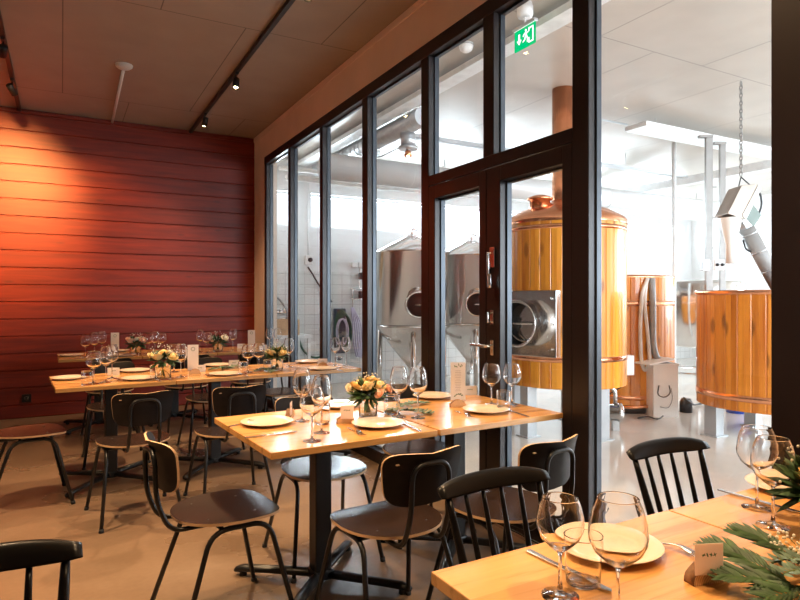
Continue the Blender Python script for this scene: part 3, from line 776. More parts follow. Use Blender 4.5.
def blob(s, p, r):
    s.lathe([(0, -r), (r*.8, -r*.5), (r*.8, r*.5), (0, r)], 5, p)
def bouquet(x, y, seed, roses, label, R=.075, vh=.10, vr=.045, z=.74, vlabel=None, nl=70, scale=1.25):
    R *= 1.12
    rnd = random.Random(seed)
    v = MB().lathe([(0, 0), (vr*.93, 0), (vr*.97, .001), (vr, .005), (vr, .012), (vr, vh-.003), (vr-.0002, vh-.0006), (vr-.001, vh), (vr-.0018, vh-.0006), (vr-.002, vh-.003), (vr-.002, .014), (vr-.004, .009), (vr*.8, .008), (0, .008)], 28).build('glass_vase', M['wine'], None, 0, (x, y, z+.0005))
    tag(v, vlabel, 'vase', 'clear glass vases')
    MB().lathe([(0, .011), (vr-.0045, .011), (vr-.0045, vh*.72), (0, vh*.72)], 20).build('water', M['water'], v)
    r = empty('flower_bouquet', (x, y, z+.02)); tag(r, label, 'flowers', 'bouquets in the vases')
    zc = vh+.015
    s = MB()
    for k in range(12):
        a = rnd.uniform(0, 2*PI); b = rnd.uniform(0, vr*.75); e = Vector((math.cos(a)*R*.6, math.sin(a)*R*.6, zc))
        s.tube([(-math.cos(a)*b*.6, -math.sin(a)*b*.6, .0), (math.cos(a)*b*.3, math.sin(a)*b*.3, vh*.7), e], .0018, 5)
    s.build('stems', M['stem'], r)
    s = MB()
    for k in range(nl):
        a = rnd.uniform(0, 2*PI); el = rnd.uniform(-.5, 1.1); d = Vector((math.cos(a)*math.cos(el), math.sin(a)*math.cos(el), math.sin(el)))
        p = Vector((d.x*R*.35, d.y*R*.35, zc-.02+d.z*R*.25)); leafblade(s, p, d+Vector((0, 0, rnd.uniform(-.3, .3))), rnd.uniform(.035, .075)*scale, rnd.uniform(.007, .012)*scale)
    s.build('foliage', M['leaf'], r, nrm=False)
    s = MB()
    for k in range(45):
        a = rnd.uniform(0, 2*PI); el = rnd.uniform(.0, 1.3); d = Vector((math.cos(a)*math.cos(el), math.sin(a)*math.cos(el), math.sin(el)))
        blob(s, Vector((0, 0, zc))+d*R*rnd.uniform(.85, 1.15), .0032*scale)
    s.build('filler_flowers', M['baby'], r)['kind'] = 'stuff'
    for (k, a, rr, dz, sz) in roses:
        o = bpy.data.objects.new('rose', RM[k]); link(o, r); d = Vector((math.cos(a)*rr*R, math.sin(a)*rr*R, zc+.012+dz)); o.location = d; o.scale = (sz*1.38,)*3
        o.rotation_euler = (-math.sin(a)*rr*.9, math.cos(a)*rr*.9, a)
    return r
va = on(368, 417); bouquet(va.x, va.y, 1, [('yellow', 4.2, .55, .02, 1.15), ('yellow', 5.6, .6, .02, 1.1), ('yellow', 3.0, .7, .018, 1.05), ('yellow', .3, .35, .04, 1.1), ('yellow', 1.8, .7, .02, 1.0), ('peach', 4.9, 1.0, -.012, .75), ('peach', 5.9, 1.15, .0, .75), ('cream', .2, 1.0, .0, .8), ('cream', 2.4, 1.0, .0, .8)],
    'bouquet of large yellow roses with two peach roses on the middle table', .078, .09, .045, vlabel='round glass vase holding the yellow roses on the middle table', nl=110)
va = on(163, 379.5); bouquet(va.x, va.y, 2, [('yellow', 4.0, .6, .0, 1.1), ('yellow', 5.6, .8, .0, 1.1), ('cream', .4, .5, .02, 1.1), ('yellow', 2.8, .8, .0, 1.0), ('cream', 1.5, .8, .01, 1.0), ('yellow', 4.9, .15, .03, 1.0)],
    'pale yellow bouquet on the second row left of the wreath card', .085, .12, .055, vlabel='wide cylinder vase on the second row left of the wreath card')
va = on(277, 370.5); bouquet(va.x, va.y, 3, [('yellow', 3.6, .6, .0, 1.1), ('yellow', 5.2, .6, .0, 1.1), ('yellow', .4, .5, .02, 1.1), ('cream', 2.2, .8, .0, 1.0), ('cream', 1.2, .9, .01, 1.0)],
    'yellow bouquet toward the right end of the second row', .085, .10, .05, vlabel='glass vase with yellow bouquet toward the right end of the second row')
va = on(136, 354.5); bouquet(va.x, va.y, 4, [('peach', 3.9, .7, .01, 1.1), ('peach', 5.6, .8, .015, 1.1), ('cream', .3, .7, .03, 1.0), ('peach', 2.6, .8, .02, 1.0), ('cream', 4.8, .3, .03, 1.0)],
    'peach bouquet on the rear row beside the left menu card', .085, .09, .05, vlabel='glass vase with the peach bouquet on the rear row')
va = on(218, 351.5); bouquet(va.x, va.y, 5, [('peach', 3.4, .9, .0, 1.1), ('cream', 5.6, .8, .02, 1.2), ('cream', .3, .9, .0, 1.1), ('peach', 2.8, .8, .02, 1.0)],
    'white and peach bouquet on the rear row, right of centre', .09, .09, .05, vlabel='glass vase with the white and peach bouquet on the rear row')
va = on(822, 535); bouquet(va.x, va.y, 6, [('yellow', 3.4, .55, .02, 1.2), ('cream', 4.6, .5, .02, 1.2), ('cream', .3, .5, .03, 1.1)],
    'leafy bouquet with a cream rose cut off by the right edge of the frame', .095, .09, .045, vlabel='glass vase at the right edge of the near table', nl=150)

def greenery(name, label, segs, seed, mats=('leaf', 'leaf2'), group='greenery laid on the tables', fern=False, baby=0, sc_=1.0):
    rnd = random.Random(seed); r = empty(name, segs[0][0]); o0 = Vector(segs[0][0]); tag(r, label, 'greenery', group)
    s = MB(); f = MB(); g = MB()
    for i, (a, b) in enumerate(segs):
        a, b = Vector(a)-o0, Vector(b)-o0; L = (b-a).length; n = max(6, int(L/(.0085 if fern else .011))); d = (b-a).normalized(); sd = Vector((-d.y, d.x, 0))
        mid = (a+b)/2+Vector((0, 0, .018)); pts = [a*(1-t)**2+mid*2*t*(1-t)+b*t*t for t in [k/10 for k in range(11)]]; s.tube(pts, .0014*sc_, 5)
        for k in range(n):
            t = (k+.5)/n; p = a*(1-t)**2+mid*2*t*(1-t)+b*t*t
            for q in (-1, 1):
                if fern: LL = .062*sc_*math.sin(PI*(.12+.8*t))+.012; leafblade(f, p, d*.75+sd*q*(.75-.45*t)+Vector((0, 0, rnd.uniform(.0, .22))), LL, .0030*sc_)
                else: leafblade((f, g)[k % 2], p, d*.5+sd*q*.9+Vector((0, 0, rnd.uniform(.0, .5))), rnd.uniform(.016, .028)*sc_, .0055*sc_)
    s.build('stem', M['stem'], r); f.build('leaves', M[mats[0]], r, nrm=False)
    if not fern: g.build('pale_leaves', M[mats[1]], r, nrm=False)
    else: g.bm.free()
    return r
def T3(px, py, dz=.006): v = on(px, py); return (v.x, v.y, .74+dz)
greenery('greenery_sprig', 'leafy sprig lying right of the roses on the middle table', [(T3(384, 412), T3(431, 415)), (T3(398, 408), T3(425, 404))], 1, sc_=1.7)
greenery('greenery_sprig', 'long leafy sprig lying right of the wreath card on the second row', [(T3(208, 371), T3(232, 369)), (T3(222, 370), T3(240, 367))], 2, sc_=1.7)
greenery('greenery_sprig', 'leafy sprig lying before the rear yellow bouquet of the second row', [(T3(254, 372), T3(276, 370)), (T3(262, 370), T3(272, 373))], 3, sc_=1.7)
greenery('fern_frond', 'dark green fern fronds spilling over the lower right corner of the near table', [(T3(790, 588, .01), T3(706, 562, .03)), (T3(800, 596, .01), T3(722, 590, .02)), (T3(815, 575, .01), T3(735, 557, .05)), (T3(820, 600, .01), T3(765, 607, .01))], 4, fern=True, sc_=1.05)
greenery('eucalyptus_sprig', 'grey green sprig among the ferns at the lower right corner', [(T3(812, 578, .03), T3(772, 583, .04)), (T3(812, 590, .03), T3(783, 596, .04))], 5, mats=('leaf2', 'leaf2'), sc_=1.5)
rnd = random.Random(9); s = MB(); st = MB(); c0 = Vector(T3(796, 566))
for k in range(90):
    d = Vector((rnd.uniform(-.058, .03), rnd.uniform(-.03, .035), rnd.uniform(.012, .055))); blob(s, d, rnd.uniform(.0028, .0046))
    if k % 4 == 0: st.tube([(.04, -.01, .0), d], .0007, 4)
o = st.build('gypsophila', M['stem'], None, 0, c0); s.build('blossoms', M['baby'], o)['kind'] = 'stuff'
tag(o, 'small cream gypsophila cluster above the fern fronds at right', 'flowers')

# ---------------------------------------------------------------- ceiling track lights
def spot(name, loc, target, power, angle=55, parent=None, blend=1.0, size=.035):
    l = bpy.data.lights.new(name, 'SPOT'); l.energy = power; l.color = WARM; l.spot_size = math.radians(angle); l.spot_blend = blend; l.shadow_soft_size = size
    o = bpy.data.objects.new(name, l); link(o); o.location = loc; o.rotation_euler = (Vector(target)-Vector(loc)).to_track_quat('-Z', 'Y').to_euler(); return o
def track(x, y0, y1, label):
    o = MB().box(x-.018, x+.018, y0, y1, HC-.035, HC).build('lighting_track', M['track'], None, .002); tag(o, label, 'lighting track', 'black ceiling tracks'); return o
track(1.405, -2.5, YR-.013, 'black lighting track running to the right part of the red wall')
track(-.412, -2.5, YR-.013, 'black lighting track along the left edge of the frame')
def spotlamp(x, y, tx, ty, tz, lit, label, power=60, angle=60, hue=None):
    r = empty('track_spotlight', (x, y, HC-.035)); tag(r, label, 'spotlight', 'black track spotlights')
    MB().box(-.014, .014, -.05, .05, -.02, 0).build('adapter', M['track'], r, .002)
    MB().tube([(0, 0, -.015), (0, 0, -.07)], .006, 8).build('arm', M['track'], r)
    p = Vector((x, y, HC-.135)); d = (Vector((tx, ty, tz))-p).normalized(); q = d.to_track_quat('Z', 'Y').to_matrix().to_4x4(); c = Vector((0, 0, -.10)); Mx = Matrix.Translation(c)@q
    MB().lathe([(0, -.06), (.028, -.06), (.030, -.055), (.030, .045), (.027, .045), (.026, .025), (0, .025)], 18, M=Mx).build('lamp_head', M['track'], r)
    b = MB().lathe([(0, .040), (.013, .038), (.020, .030), (.020, .026)], 14, M=Mx).build('bulb', M['bulb'] if lit else M['white'], r)
    if lit:
        e = Vector((x, y, HC-.135))+d*.06; q_ = spot('spot_beam', e, (tx, ty, tz), power, angle)
        if hue: q_.data.color = hue
spotlamp(1.40, 7.04, .9, 7.0, .7, True, 'black spotlight on the right track nearest the red wall', 130, 110)
spotlamp(1.40, 5.64, 1.0, 4.7, .5, True, 'lit black spotlight on the right track, farther of the two glowing ones', 260, 95)
spotlamp(1.39, 3.74, 1.1, 2.9, .6, True, 'lit black spotlight on the right track at the top edge of the frame', 230, 95)
spotlamp(-.412, 6.83, .35, YR, 2.05, True, 'black spotlight on the left track nearest the red wall', 110, 66, (1, .48, .14))
spotlamp(-.412, 5.80, -.75, YR, 2.30, True, 'second black spotlight on the left track from the red wall', 760, 60, (1, .48, .14))
spotlamp(1.40, 1.9, 1.2, 1.0, .7, True, 'spotlight on the right track above the near table', 190, 110)
spotlamp(1.40, .3, 1.2, .6, .7, True, 'spotlight on the right track above and behind the near table', 130, 120)
spotlamp(-.412, 4.3, -.1, 4.3, 0, True, 'spotlight on the left track above the second row', 280, 90)
spotlamp(-.412, 2.6, .1, 2.4, 0, True, 'spotlight on the left track above the open floor', 280, 95)
# white ceiling fixture with pipe
r = empty('ceiling_pipe_drop', (.489, 6.017, HC)); tag(r, 'white round ceiling rose with a thin pipe running to the red wall', 'ceiling pipe')
MB().lathe([(0, 0), (.075, 0), (.07, -.02), (.05, -.035), (0, -.038)], 24).build('round_cap', M['paper'], r)
MB().tube([(0, .0, -.022), (.03, 1.92, -.022)], .014, 10).build('pipe', M['paper'], r)

# ---------------------------------------------------------------- brewery: tanks
def staves(x, y, R, z0, z1, n, mat, rootname, label, rz=0, group=None):
    r = empty(rootname, (x, y, 0), rz); tag(r, label, 'tank', group)
    s = MB(); ro = []
    for k in range(n):
        a0 = 2*PI*(k-.5)/n; a1 = 2*PI*(k+.5)/n; g = .006
        for a, rr in ((a0, R-g), (a0+.012, R), ((a0+a1)/2, R+.002), (a1-.012, R)): ro.append((a, rr))
    rings = [[s.bm.verts.new((rr*math.cos(a), rr*math.sin(a), z)) for a, rr in ro] for z in (z0, z1)]
    m = len(ro)
    for k in range(m): f = s.face((rings[0][k], rings[0][(k+1) % m], rings[1][(k+1) % m], rings[1][k]))
    inner = [[s.bm.verts.new(((R-.04)*math.cos(a), (R-.04)*math.sin(a), z)) for a, rr in ro] for z in (z0, z1)]
    for k in range(m):
        for zi in (0, 1): s.face((rings[zi][k], rings[zi][(k+1) % m], inner[zi][(k+1) % m], inner[zi][k])).smooth = False
    for f in s.bm.faces: f.smooth = False
    s.build('wooden_staves', mat, r)
    return r
def band(r, R, z, h=.05, mat=None):
    return MB().lathe([(R+.001, z), (R+.006, z), (R+.006, z+h), (R+.001, z+h), (R+.001, z)], 64).build('copper_band', mat or M['copper'], r)
TG = 'wood-clad brewing tanks'
# central kettle
R1 = .60; k1 = staves(4.46, 4.615, R1, .484, 2.07, 36, M['stave'], 'brewing_kettle', 'tall wood-clad brewing kettle with copper dome and round manhole, behind the door', 0, TG)
MB().lathe([(R1+.012, 2.05), (R1+.014, 2.085), (R1-.01, 2.12), (R1-.15, 2.20), (R1-.35, 2.265), (.14, 2.30), (.118, 2.32), (0, 2.32)], 48).build('copper_dome', M['copper'], k1)
MB().lathe([(.117, 2.30), (.117, HB), (.10, HB), (.10, 2.30)], 32).build('copper_chimney', M['copper'], k1)
MB().lathe([(.0, .47), (R1-.05, .47), (R1-.02, .484), (R1-.05, .50), (0, .50)], 40).build('tank_bottom', M['tank'], k1)
band(k1, R1, .73); band(k1, R1, 1.98, .04)
tocam = math.atan2(-4.6, -4.49)    # direction to the viewer
# steel panel with manhole, turned left of the viewer
am = tocam-math.radians(33)
ex = Vector((math.cos(am), math.sin(am), 0)); ey = Vector((-math.sin(am), math.cos(am), 0)); Mp = Matrix((( -ey.x, 0, ex.x, 0), (-ey.y, 0, ex.y, 0), (0, 1, 0, 0), (0, 0, 0, 1)))
Mp = Matrix.Translation(ex*(R1-.05)+Vector((0, 0, 1.09)))@Mp    # local x = sideways, y = up, z = outwards
s = MB(); s.prism([(-.33, -.31), (.33, -.31), (.33, .31), (-.33, .31)], 0, .075, Mp); pn = s.build('steel_panel', M['tank'], k1, .004)
s = MB(); s.lathe([(.215, .075), (.215, .23), (.222, .235), (.200, .235), (.197, .22), (.195, -.02), (0, -.02)], 40, M=Mp); s.build('manhole_ring', M['steel'], pn)
s = MB(); s.lathe([(.194, .226), (.193, .05), (0, .05)], 32, M=Mp); s.build('manhole_shade_cup', M['darkhole'], pn)  # near-black cup: the shade inside the open kettle put into colour
s = MB(); s.tube([Mp@Vector((-.19, 0, .21)), Mp@Vector((.19, 0, .21))], .010, 8); s.tube([Mp@Vector((.12, -.05, .15)), Mp@Vector((.12, .05, .15))], .012, 8)
s.tube([Mp@Vector((.17*math.cos(a), .17*math.sin(a), .12)) for a in [PI+.3+k*.25 for k in range(10)]], .012, 8); s.build('manhole_bar', M['steel'], pn)
s = MB()
for i in range(6):
    a = 2*PI*i/6; s.lathe([(0, .078), (.012, .078), (.012, .09), (0, .09)], 8, M=Mp@Matrix.Translation((.29*(1 if math.cos(a) > 0 else -1), .27*math.sin(a), 0)))
s.build('panel_bolts', M['steel'], pn)
# neck on the dome, left of the chimney
dn = Vector((-.70, .0, 0)); nl_ = Vector((CA, -SA, 0))*-.22+Vector((-.12, -.10, 0))
s = MB(); s.lathe([(.10, 2.20), (.10, 2.30), (.125, 2.30), (.125, 2.32), (.06, 2.345), (0, 2.35)], 28, nl_); s.build('dome_hatch', M['copper'], k1)
def legs(root, pts, zt, w_=.11):
    for (x, y) in pts:
        s = MB(); lx, ly = x-root.location.x, y-root.location.y; s.box(lx-w_/2, lx+w_/2, ly-w_/2, ly+w_/2, .012, zt, .0); s.box(lx-w_*.75, lx+w_*.75, ly-w_*.75, ly+w_*.75, 0, .012); s.build('leg', M['galv'], root)
legs(k1, [(4.43, 4.10), (3.92, 4.53), (4.2, 5.06), (4.86, 4.96)], .484)
s = MB(); s.box(-.55, -.35, -.62, -.60, .45, .45)
s.bm.free()
# control box on the kettle's right
b = on(630.5, 395, .5); r = empty('control_box', (4.49+CA*.61+.0, 4.60-SA*.61, 0)); 
MB().box(-.055, .055, -.05, .05, .55, .75, -ANG).build('enclosure', M['white'], r, .006); MB().tube([(0, 0, .55), (.0, .02, .45), (-.15, .1, .35)], .008, 6).build('cable', M['blackhose'], r)
tag(r, 'small white control box fixed to the right side of the kettle', 'control box')
# second wooden tank
k2p = ray(621, 300)*7.6
k2 = staves(k2p.x, k2p.y, .61, .10, 1.575, 34, M['stave2'], 'brewing_tank', 'wood-clad tank behind the kettle with hoses hanging on its front', .05, TG)
band(k2, .61, 1.24, .06); band(k2, .61, .16, .05); MB().lathe([(.615, 1.57), (.62, 1.59), (.55, 1.605), (0, 1.615)], 40).build('lid', M['copper'], k2)
MB().lathe([(.58, 0), (.60, .02), (.60, .10), (.55, .10)], 40).build('plinth', M['blackhose'], k2)
# third wooden tank (right)
k3p = ray(769, 300)*5.85
k3 = staves(k3p.x, k3p.y, .625, .31, 1.385, 34, M['stave2'], 'brewing_vat', 'open wood-clad vat with copper rim standing on steel legs at right', .03, TG)
MB().lathe([(.63, 1.36), (.645, 1.375), (.64, 1.40), (.57, 1.40), (.575, 1.36)], 56).build('copper_rim', M['copper'], k3); band(k3, .625, .40, .055)
MB().lathe([(0, .32), (.58, .32), (.58, .31), (0, .30)], 40).build('tank_bottom', M['tank'], k3)
l1, l2 = on(712, 436, 0), on(752, 426, 0)
legs(k3, [(l1.x+.05, l1.y+.02), (l2.x+.05, l2.y), (k3p.x+.4, k3p.y-.1), (k3p.x+.1, k3p.y-.45)], .31, .12)
vv = on(699, 325, 1.1); s = MB(); s.tube(fillet([(-.62*CA+.03, .62*SA-.18, 1.30), (-.62*CA-.02, .62*SA-.21, 1.28), (-.62*CA-.02, .62*SA-.21, 1.08)], .02), .008, 6); s.build('rim_hook', M['blackhose'], k3)
# steel tank behind
k4p = ray(700, 300)*9.0; k4 = empty('steel_tank', (k4p.x, k4p.y, 0)); tag(k4, 'plain stainless tank on thin legs between the two wood-clad tanks', 'tank')
MB().lathe([(0, .60), (.3, .62), (.60, .67), (.60, 1.54), (.58, 1.57), (0, 1.62)], 40).build('tank_body', M['tank'], k4)
for a in (.5, 2.1, 3.7, 5.2): s = MB(); s.tube([(.5*math.cos(a), .5*math.sin(a), 0), (.5*math.cos(a), .5*math.sin(a), .66)], .03, 10); s.build('leg', M['tank'], k4)
s = MB(); s.lathe([(.50, .25), (.52, .25), (.52, .28), (.50, .28), (.50, .25)], 32); s.build('leg_ring', M['tank'], k4)
# conical fermenters
def fermenter(x, y, label, R=.50):
    r = empty('fermentation_tank', (x, y, 0)); tag(r, label, 'tank', 'conical steel fermentation tanks')
    MB().lathe([(0, .40), (.05, .40), (R-.02, .93), (R, .95), (R, 1.93), (R+.015, 1.94), (R, 1.955), (.08, 2.17), (0, 2.18)], 56).build('tank_body', M['tank'], r)
    MB().lathe([(R+.001, .95), (R+.012, .955), (R+.012, .975), (R+.001, .98)], 56).build('weld_seam', M['tank'], r)
    MB().tube(fillet([(0, 0, 2.17), (0, 0, 2.26), (.08, 0, 2.26)], .03), .018, 8).build('top_valve', M['steel'], r)
    for k in range(4):
        a = PI/4+k*PI/2+.3; s = MB(); s.tube([(R*.86*math.cos(a), R*.86*math.sin(a), 0), (R*.86*math.cos(a), R*.86*math.sin(a), .97)], .035, 12); s.build('leg', M['tank'], r)
    a = math.atan2(-y, -x)+.16; ex = Vector((math.cos(a), math.sin(a), 0)); ey = Vector((-math.sin(a), math.cos(a), 0))
    Mx = Matrix.Translation(ex*(R-.06)+Vector((0, 0, 1.25)))@Matrix(((-ey.x, 0, ex.x, 0), (-ey.y, 0, ex.y, 0), (0, 1, 0, 0), (0, 0, 0, 1)))
    s = MB(); s.lathe([(.0, .0), (.17, .0), (.17, .10), (.155, .115), (.15, .08), (0, .08)], 32, M=Mx); h_ = s.build('manhole_ring', M['steel'], r)
    MB().lathe([(0, .095), (.145, .085), (.145, .08)], 28, M=Mx).build('manhole_door', M['darkhole'], h_)
    s = MB(); s.tube([Mx@Vector((-.21, 0, .12)), Mx@Vector((.05, 0, .13))], .009, 8); s.tube([Mx@Vector((-.20, -.04, .11)), Mx@Vector((-.20, .04, .11))], .009, 8); s.build('manhole_latch', M['steel'], h_)
    MB().tube(fillet([(0, 0, .42), (0, 0, .28), (-.18, -.18, .28)], .05), .025, 10).build('drain_pipe', M['steel'], r)
    return r
fp = ray(412, 300)*8.2; fermenter(fp.x, fp.y, 'conical stainless fermenter left of the door, nearer of the two')
fp = ray(471.5, 300)*8.86; fermenter(fp.x, fp.y, 'conical stainless fermenter seen through the left door leaf')

# ---------------------------------------------------------------- brewery: ducts, pipes, lamps under the ceiling
def spiral(pts, r, name, label, mat=M['galv'], rib=.12, group=None):
    s = MB(); s.tube(pts, r, 20)
    tot = 0
    for a, b in zip(pts, pts[1:]):
        a, b = Vector(a), Vector(b); L = (b-a).length; n = int(L/rib); d = (b-a).normalized()
        for k in range(1, n):
            p = a+d*rib*k; s.tube([p-d*.006, p-d*.003, p+d*.003, p+d*.006], [r, r+.006, r+.006, r], 20, cap=False)
    o = s.build(name, mat); tag(o, label, 'duct' if 'duct' in name else 'pipe', group); return o
spiral([(3.40, 5.62, 3.285), (3.40, 8.7, 3.285)], .105, 'spiral_duct', 'round spiral duct running just inside the glass wall under the ceiling')
o = MB(); o.tube([(3.40, 5.95, 3.18), (3.40, 5.95, 3.03)], .085, 18); o.tube([(3.40, 5.95, 3.03), (3.40, 5.95, 3.00)], .11, 18); tag(o.build('duct_outlet', M['galv']), 'short downward outlet with a flange under the spiral duct', 'duct')
spiral([(2.75, 6.9, 2.93), (10.5, 6.9, 2.93)], .16, 'cross_duct', 'large round duct crossing the brewery before the far windows', M['duct_light'], 1.2)
o = MB(); o.tube([(3.40, 6.9, 3.12), (3.40, 6.9, 3.18)], .10, 16); tag(o.build('duct_riser', M['galv']), 'short riser joining the spiral duct to the cross duct', 'duct')
spiral([(2.6, 7.8, 2.94), (11.5, 7.8, 2.94)], .04, 'white_pipe', 'thin white pipe crossing below the large duct', M['whitepaint'], 9, 'white pipes crossing the brewery')
hp = MB()
for k in range(6): hp.tube([(3.6+1.5*k, 7.8, 2.97), (3.6+1.5*k, 7.8, HB)], .006, 6)
hp.build('hangers', M['galv'], bpy.data.objects['white_pipe'])
spiral([(2.6, 8.1, 3.12), (11.5, 8.1, 3.12)], .03, 'white_pipe', 'thin white pipe crossing above the far windows', M['whitepaint'], 9, 'white pipes crossing the brewery')
tag(MB().box(3.55, 8.55, 6.15, 6.25, 3.22, 3.26).build('narrow_cable_tray', M['galv']), 'narrow grey cable tray crossing under the brewery ceiling before the large duct', 'cable tray')
for k in range(3): MB().tube([(4+1.6*k, 6.2, 3.26), (4+1.6*k, 6.2, HB)], .004, 5).build('hanger', M['galv'], bpy.data.objects['narrow_cable_tray'])
tag(MB().box(8.6, 8.78, .5, 8.6, 3.14, 3.26).build('cable_duct', M['whitepaint'], None, .004), 'white boxed duct running lengthwise far behind the tanks', 'duct')
s = MB(); s.box(3.10, 3.26, -1, 8.8, 3.345, 3.35); s.box(3.10, 3.104, -1, 8.8, 3.35, 3.40); s.box(3.256, 3.26, -1, 8.8, 3.35, 3.40)
tr = s.build('cable_tray', M['whitepaint']); tag(tr, 'long white cable tray running just inside the glass wall under the ceiling', 'cable tray')
h_ = MB()
for k in range(8): h_.tube([(3.18, -.5+1.25*k, 3.40), (3.18, -.5+1.25*k, HB)], .005, 6)
for k in range(8): h_.box(3.10, 3.26, -.505+1.25*k, -.495+1.25*k, 3.395, 3.40)
h_.build('hangers', M['galv'], tr)
# luminaires, plus a faintly glowing white duct panel
def luminaire(x0, x1, y, z, label, wy=.16):
    r = empty('ceiling_luminaire', ((x0+x1)/2, y, z)); L = (x1-x0)/2; tag(r, label, 'lamp', 'white ceiling luminaires in the brewery')
    MB().box(-L, L, -wy/2, wy/2, 0, .05).build('housing', M['whitepaint'], r, .004)
    MB().box(-L+.02, L-.02, -wy/2+.01, wy/2-.01, -.012, 0).build('diffuser', M['tube_emit'], r)
    s = MB()
    for sx in (-.8, .8): s.tube([(sx*L, 0, .05), (sx*L, 0, HB-z)], .003, 5)
    s.build('hanger', M['galv'], r)
lp = on(650, 131, 3.28)
luminaire(5.75, 9.2, lp.y, 3.28, 'long white duct panel with added glow crossing behind the hanging steel channels', .30)  # a white painted duct panel, no lamp; its low glow is added
luminaire(3.6, 5.4, 7.4, 3.0, 'white luminaire near the two fermenters')
luminaire(6.2, 8.4, 7.4, 3.0, 'white luminaire added for light before the far windows at right')  # fixture added to brighten the back of the brewery
luminaire(4.8, 6.8, 1.2, 3.36, 'white luminaire added out of view, high in the near part of the brewery')  # unseen fixture, added as extra light for the brewery
spiral([(4.9, 5.05, 3.40), (5.9, 5.05, 3.40)], .012, 'conduit_pipe', 'thin metal conduit under the brewery ceiling right of the post', M['galv'], 9)
s = MB(); s.tube([(9.0, 7.0, 0), (9.0, 7.0, 3.45)], .02, 8)
p = ray(674, 300)*8.3; o = MB().tube([(0, 0, 0), (0, 0, HB)], .028, 10).build('white_riser_pipe', M['whitepaint'], None, 0, (p.x, p.y, 0)); s.bm.free()
tag(o, 'thin white vertical pipe from floor to ceiling behind the tanks', 'pipe')
# hanging steel channels
for px, Z, zb, wd, l in ((709.5, 7.0, .0, .075, 'left grey steel channel post rising above the open vat'), (723, 7.5, .0, .065, 'right grey steel channel post rising above the open vat')):
    p = ray(px, 300)*Z; top = 1.31+(165 if px < 715 else 158)*Z/610
    s = MB(); s.box(-wd/2, wd/2, -.004, .004, 0, top); s.box(-wd/2, -wd/2+.006, .004, .04, 0, top); s.box(wd/2-.006, wd/2, .004, .04, 0, top); s.box(-wd/2-.08, wd/2, -.02, .04, top-.03, top)
    o = s.build('steel_channel_post', M['channel'], None, 0, (p.x, p.y, 0)); o.rotation_euler.z = -ANG; tag(o, l, 'post', 'steel channel posts')
    s = MB()
    for k in range(3): s.box(wd/2, wd/2+.04, -.01, .01, 1.9+.35*k, 1.915+.35*k)
    s.build('brackets', M['channel'], o)
# junction boxes on the posts
for px, py, w_, h__, mt, l in ((704.5, 265, .08, .13, 'galv', 'small grey box fixed left of the left channel post'), (718, 265, .12, .13, 'white', 'white switch box with black knobs between the channel posts')):
    p = ray(px, py)*(6.955 if mt == 'galv' else 7.44); o = MB().box(-w_/2, w_/2, -.04, .04, -h__/2, h__/2).build('switch_box', M[mt], None, .006, (p.x, p.y, p.z+H)); o.rotation_euler.z = -ANG; tag(o, l, 'switch box')
    if mt == 'white':
        s = MB()
        for dx in (-.03, .03): s.lathe([(0, 0), (.02, 0), (.018, .02), (0, .02)], 12, M=Matrix.Translation((dx, -.04, 0))@Matrix.Rotation(PI/2, 4, 'X'))
        s.build('knobs', M['blackhose'], o)
# malt auger hanging by a chain
Zm = 5.9
def P(px, py, Z=Zm): r_ = ray(px, py)*Z; return Vector((r_.x, r_.y, H+r_.z))
hk = P(741, 176); r = empty('grain_auger', hk); tag(r, 'tilted metal grain auger motor hanging on a chain above the vat', 'auger')
rt = Vector((CA, -SA, 0)); fw = Vector((SA, CA, 0)); up = Vector((0, 0, 1))
def L_(px, py, d=0): return P(px, py)+fw*d-hk
def slab(quad, d0, d1):   # a solid between depths d0..d1 with this outline
    s = MB(); a = [s.bm.verts.new(L_(*q, d0)) for q in quad]; b = [s.bm.verts.new(L_(*q, d1)) for q in quad]
    s.face(a[::-1]).smooth = False; s.face(b).smooth = False; n = len(quad)
    for i in range(n): s.face((a[i], a[(i+1) % n], b[(i+1) % n], b[i])).smooth = False
    return s
slab([(722, 215), (736, 187), (752, 186), (737, 220)], -.10, .14).build('hopper_housing', plain('brushed_brown_grey_steel', (.33, .27, .23), .35, .6), r, .004)
slab([(736, 217), (752, 187), (755, 190), (740, 221)], -.11, .15).build('housing_rim', M['whitepaint'], r, .003)
slab([(741, 217), (748, 203), (758, 216), (750, 228)], -.06, .08).build('drive_box', plain('grey_green_motor', (.18, .24, .22), .4), r, .006)
slab([(737, 219), (741, 217), (752, 230), (747, 236)], -.06, .06).build('inlet_collar', M['galv'], r, .004)
s = MB(); s.tube([L_(746, 228), L_(778, 286)], .072, 20); au = s.build('auger_tube', M['grey'], r)
s = MB()
for t in (.1, .4, .72): a = L_(746, 228).lerp(L_(778, 286), t); d = (L_(778, 286)-L_(746, 228)).normalized(); s.tube([a-d*.008, a+d*.008], .076, 20)
s.build('clamp_ring', M['galv'], au)
s = MB(); s.lathe([(.10, 0), (.045, -.26), (.045, -.44), (.040, -.44), (.040, -.26), (.095, 0)], 20, L_(731, 218)); s.build('outlet_funnel', M['tub'], r)
s = MB(); s.tube(fillet([L_(738, 189), L_(741, 177), L_(751, 186)], .01), .006, 6); s.tube(fillet([L_(752, 194), L_(760, 192), L_(762, 205), L_(756, 222), L_(750, 228)], .05), .010, 6); s.tube(fillet([L_(743, 240), L_(746, 250), L_(753, 252)], .04), .010, 6); s.build('cable', M['blackhose'], r)
s = MB()
for k in range(5): a = k*.5; s.lathe([(.02, 0), (.035, 0), (.035, .01), (.02, .01)], 10, L_(752+k, 205+k*4))
s.build('terminal_rings', M['steel'], r)
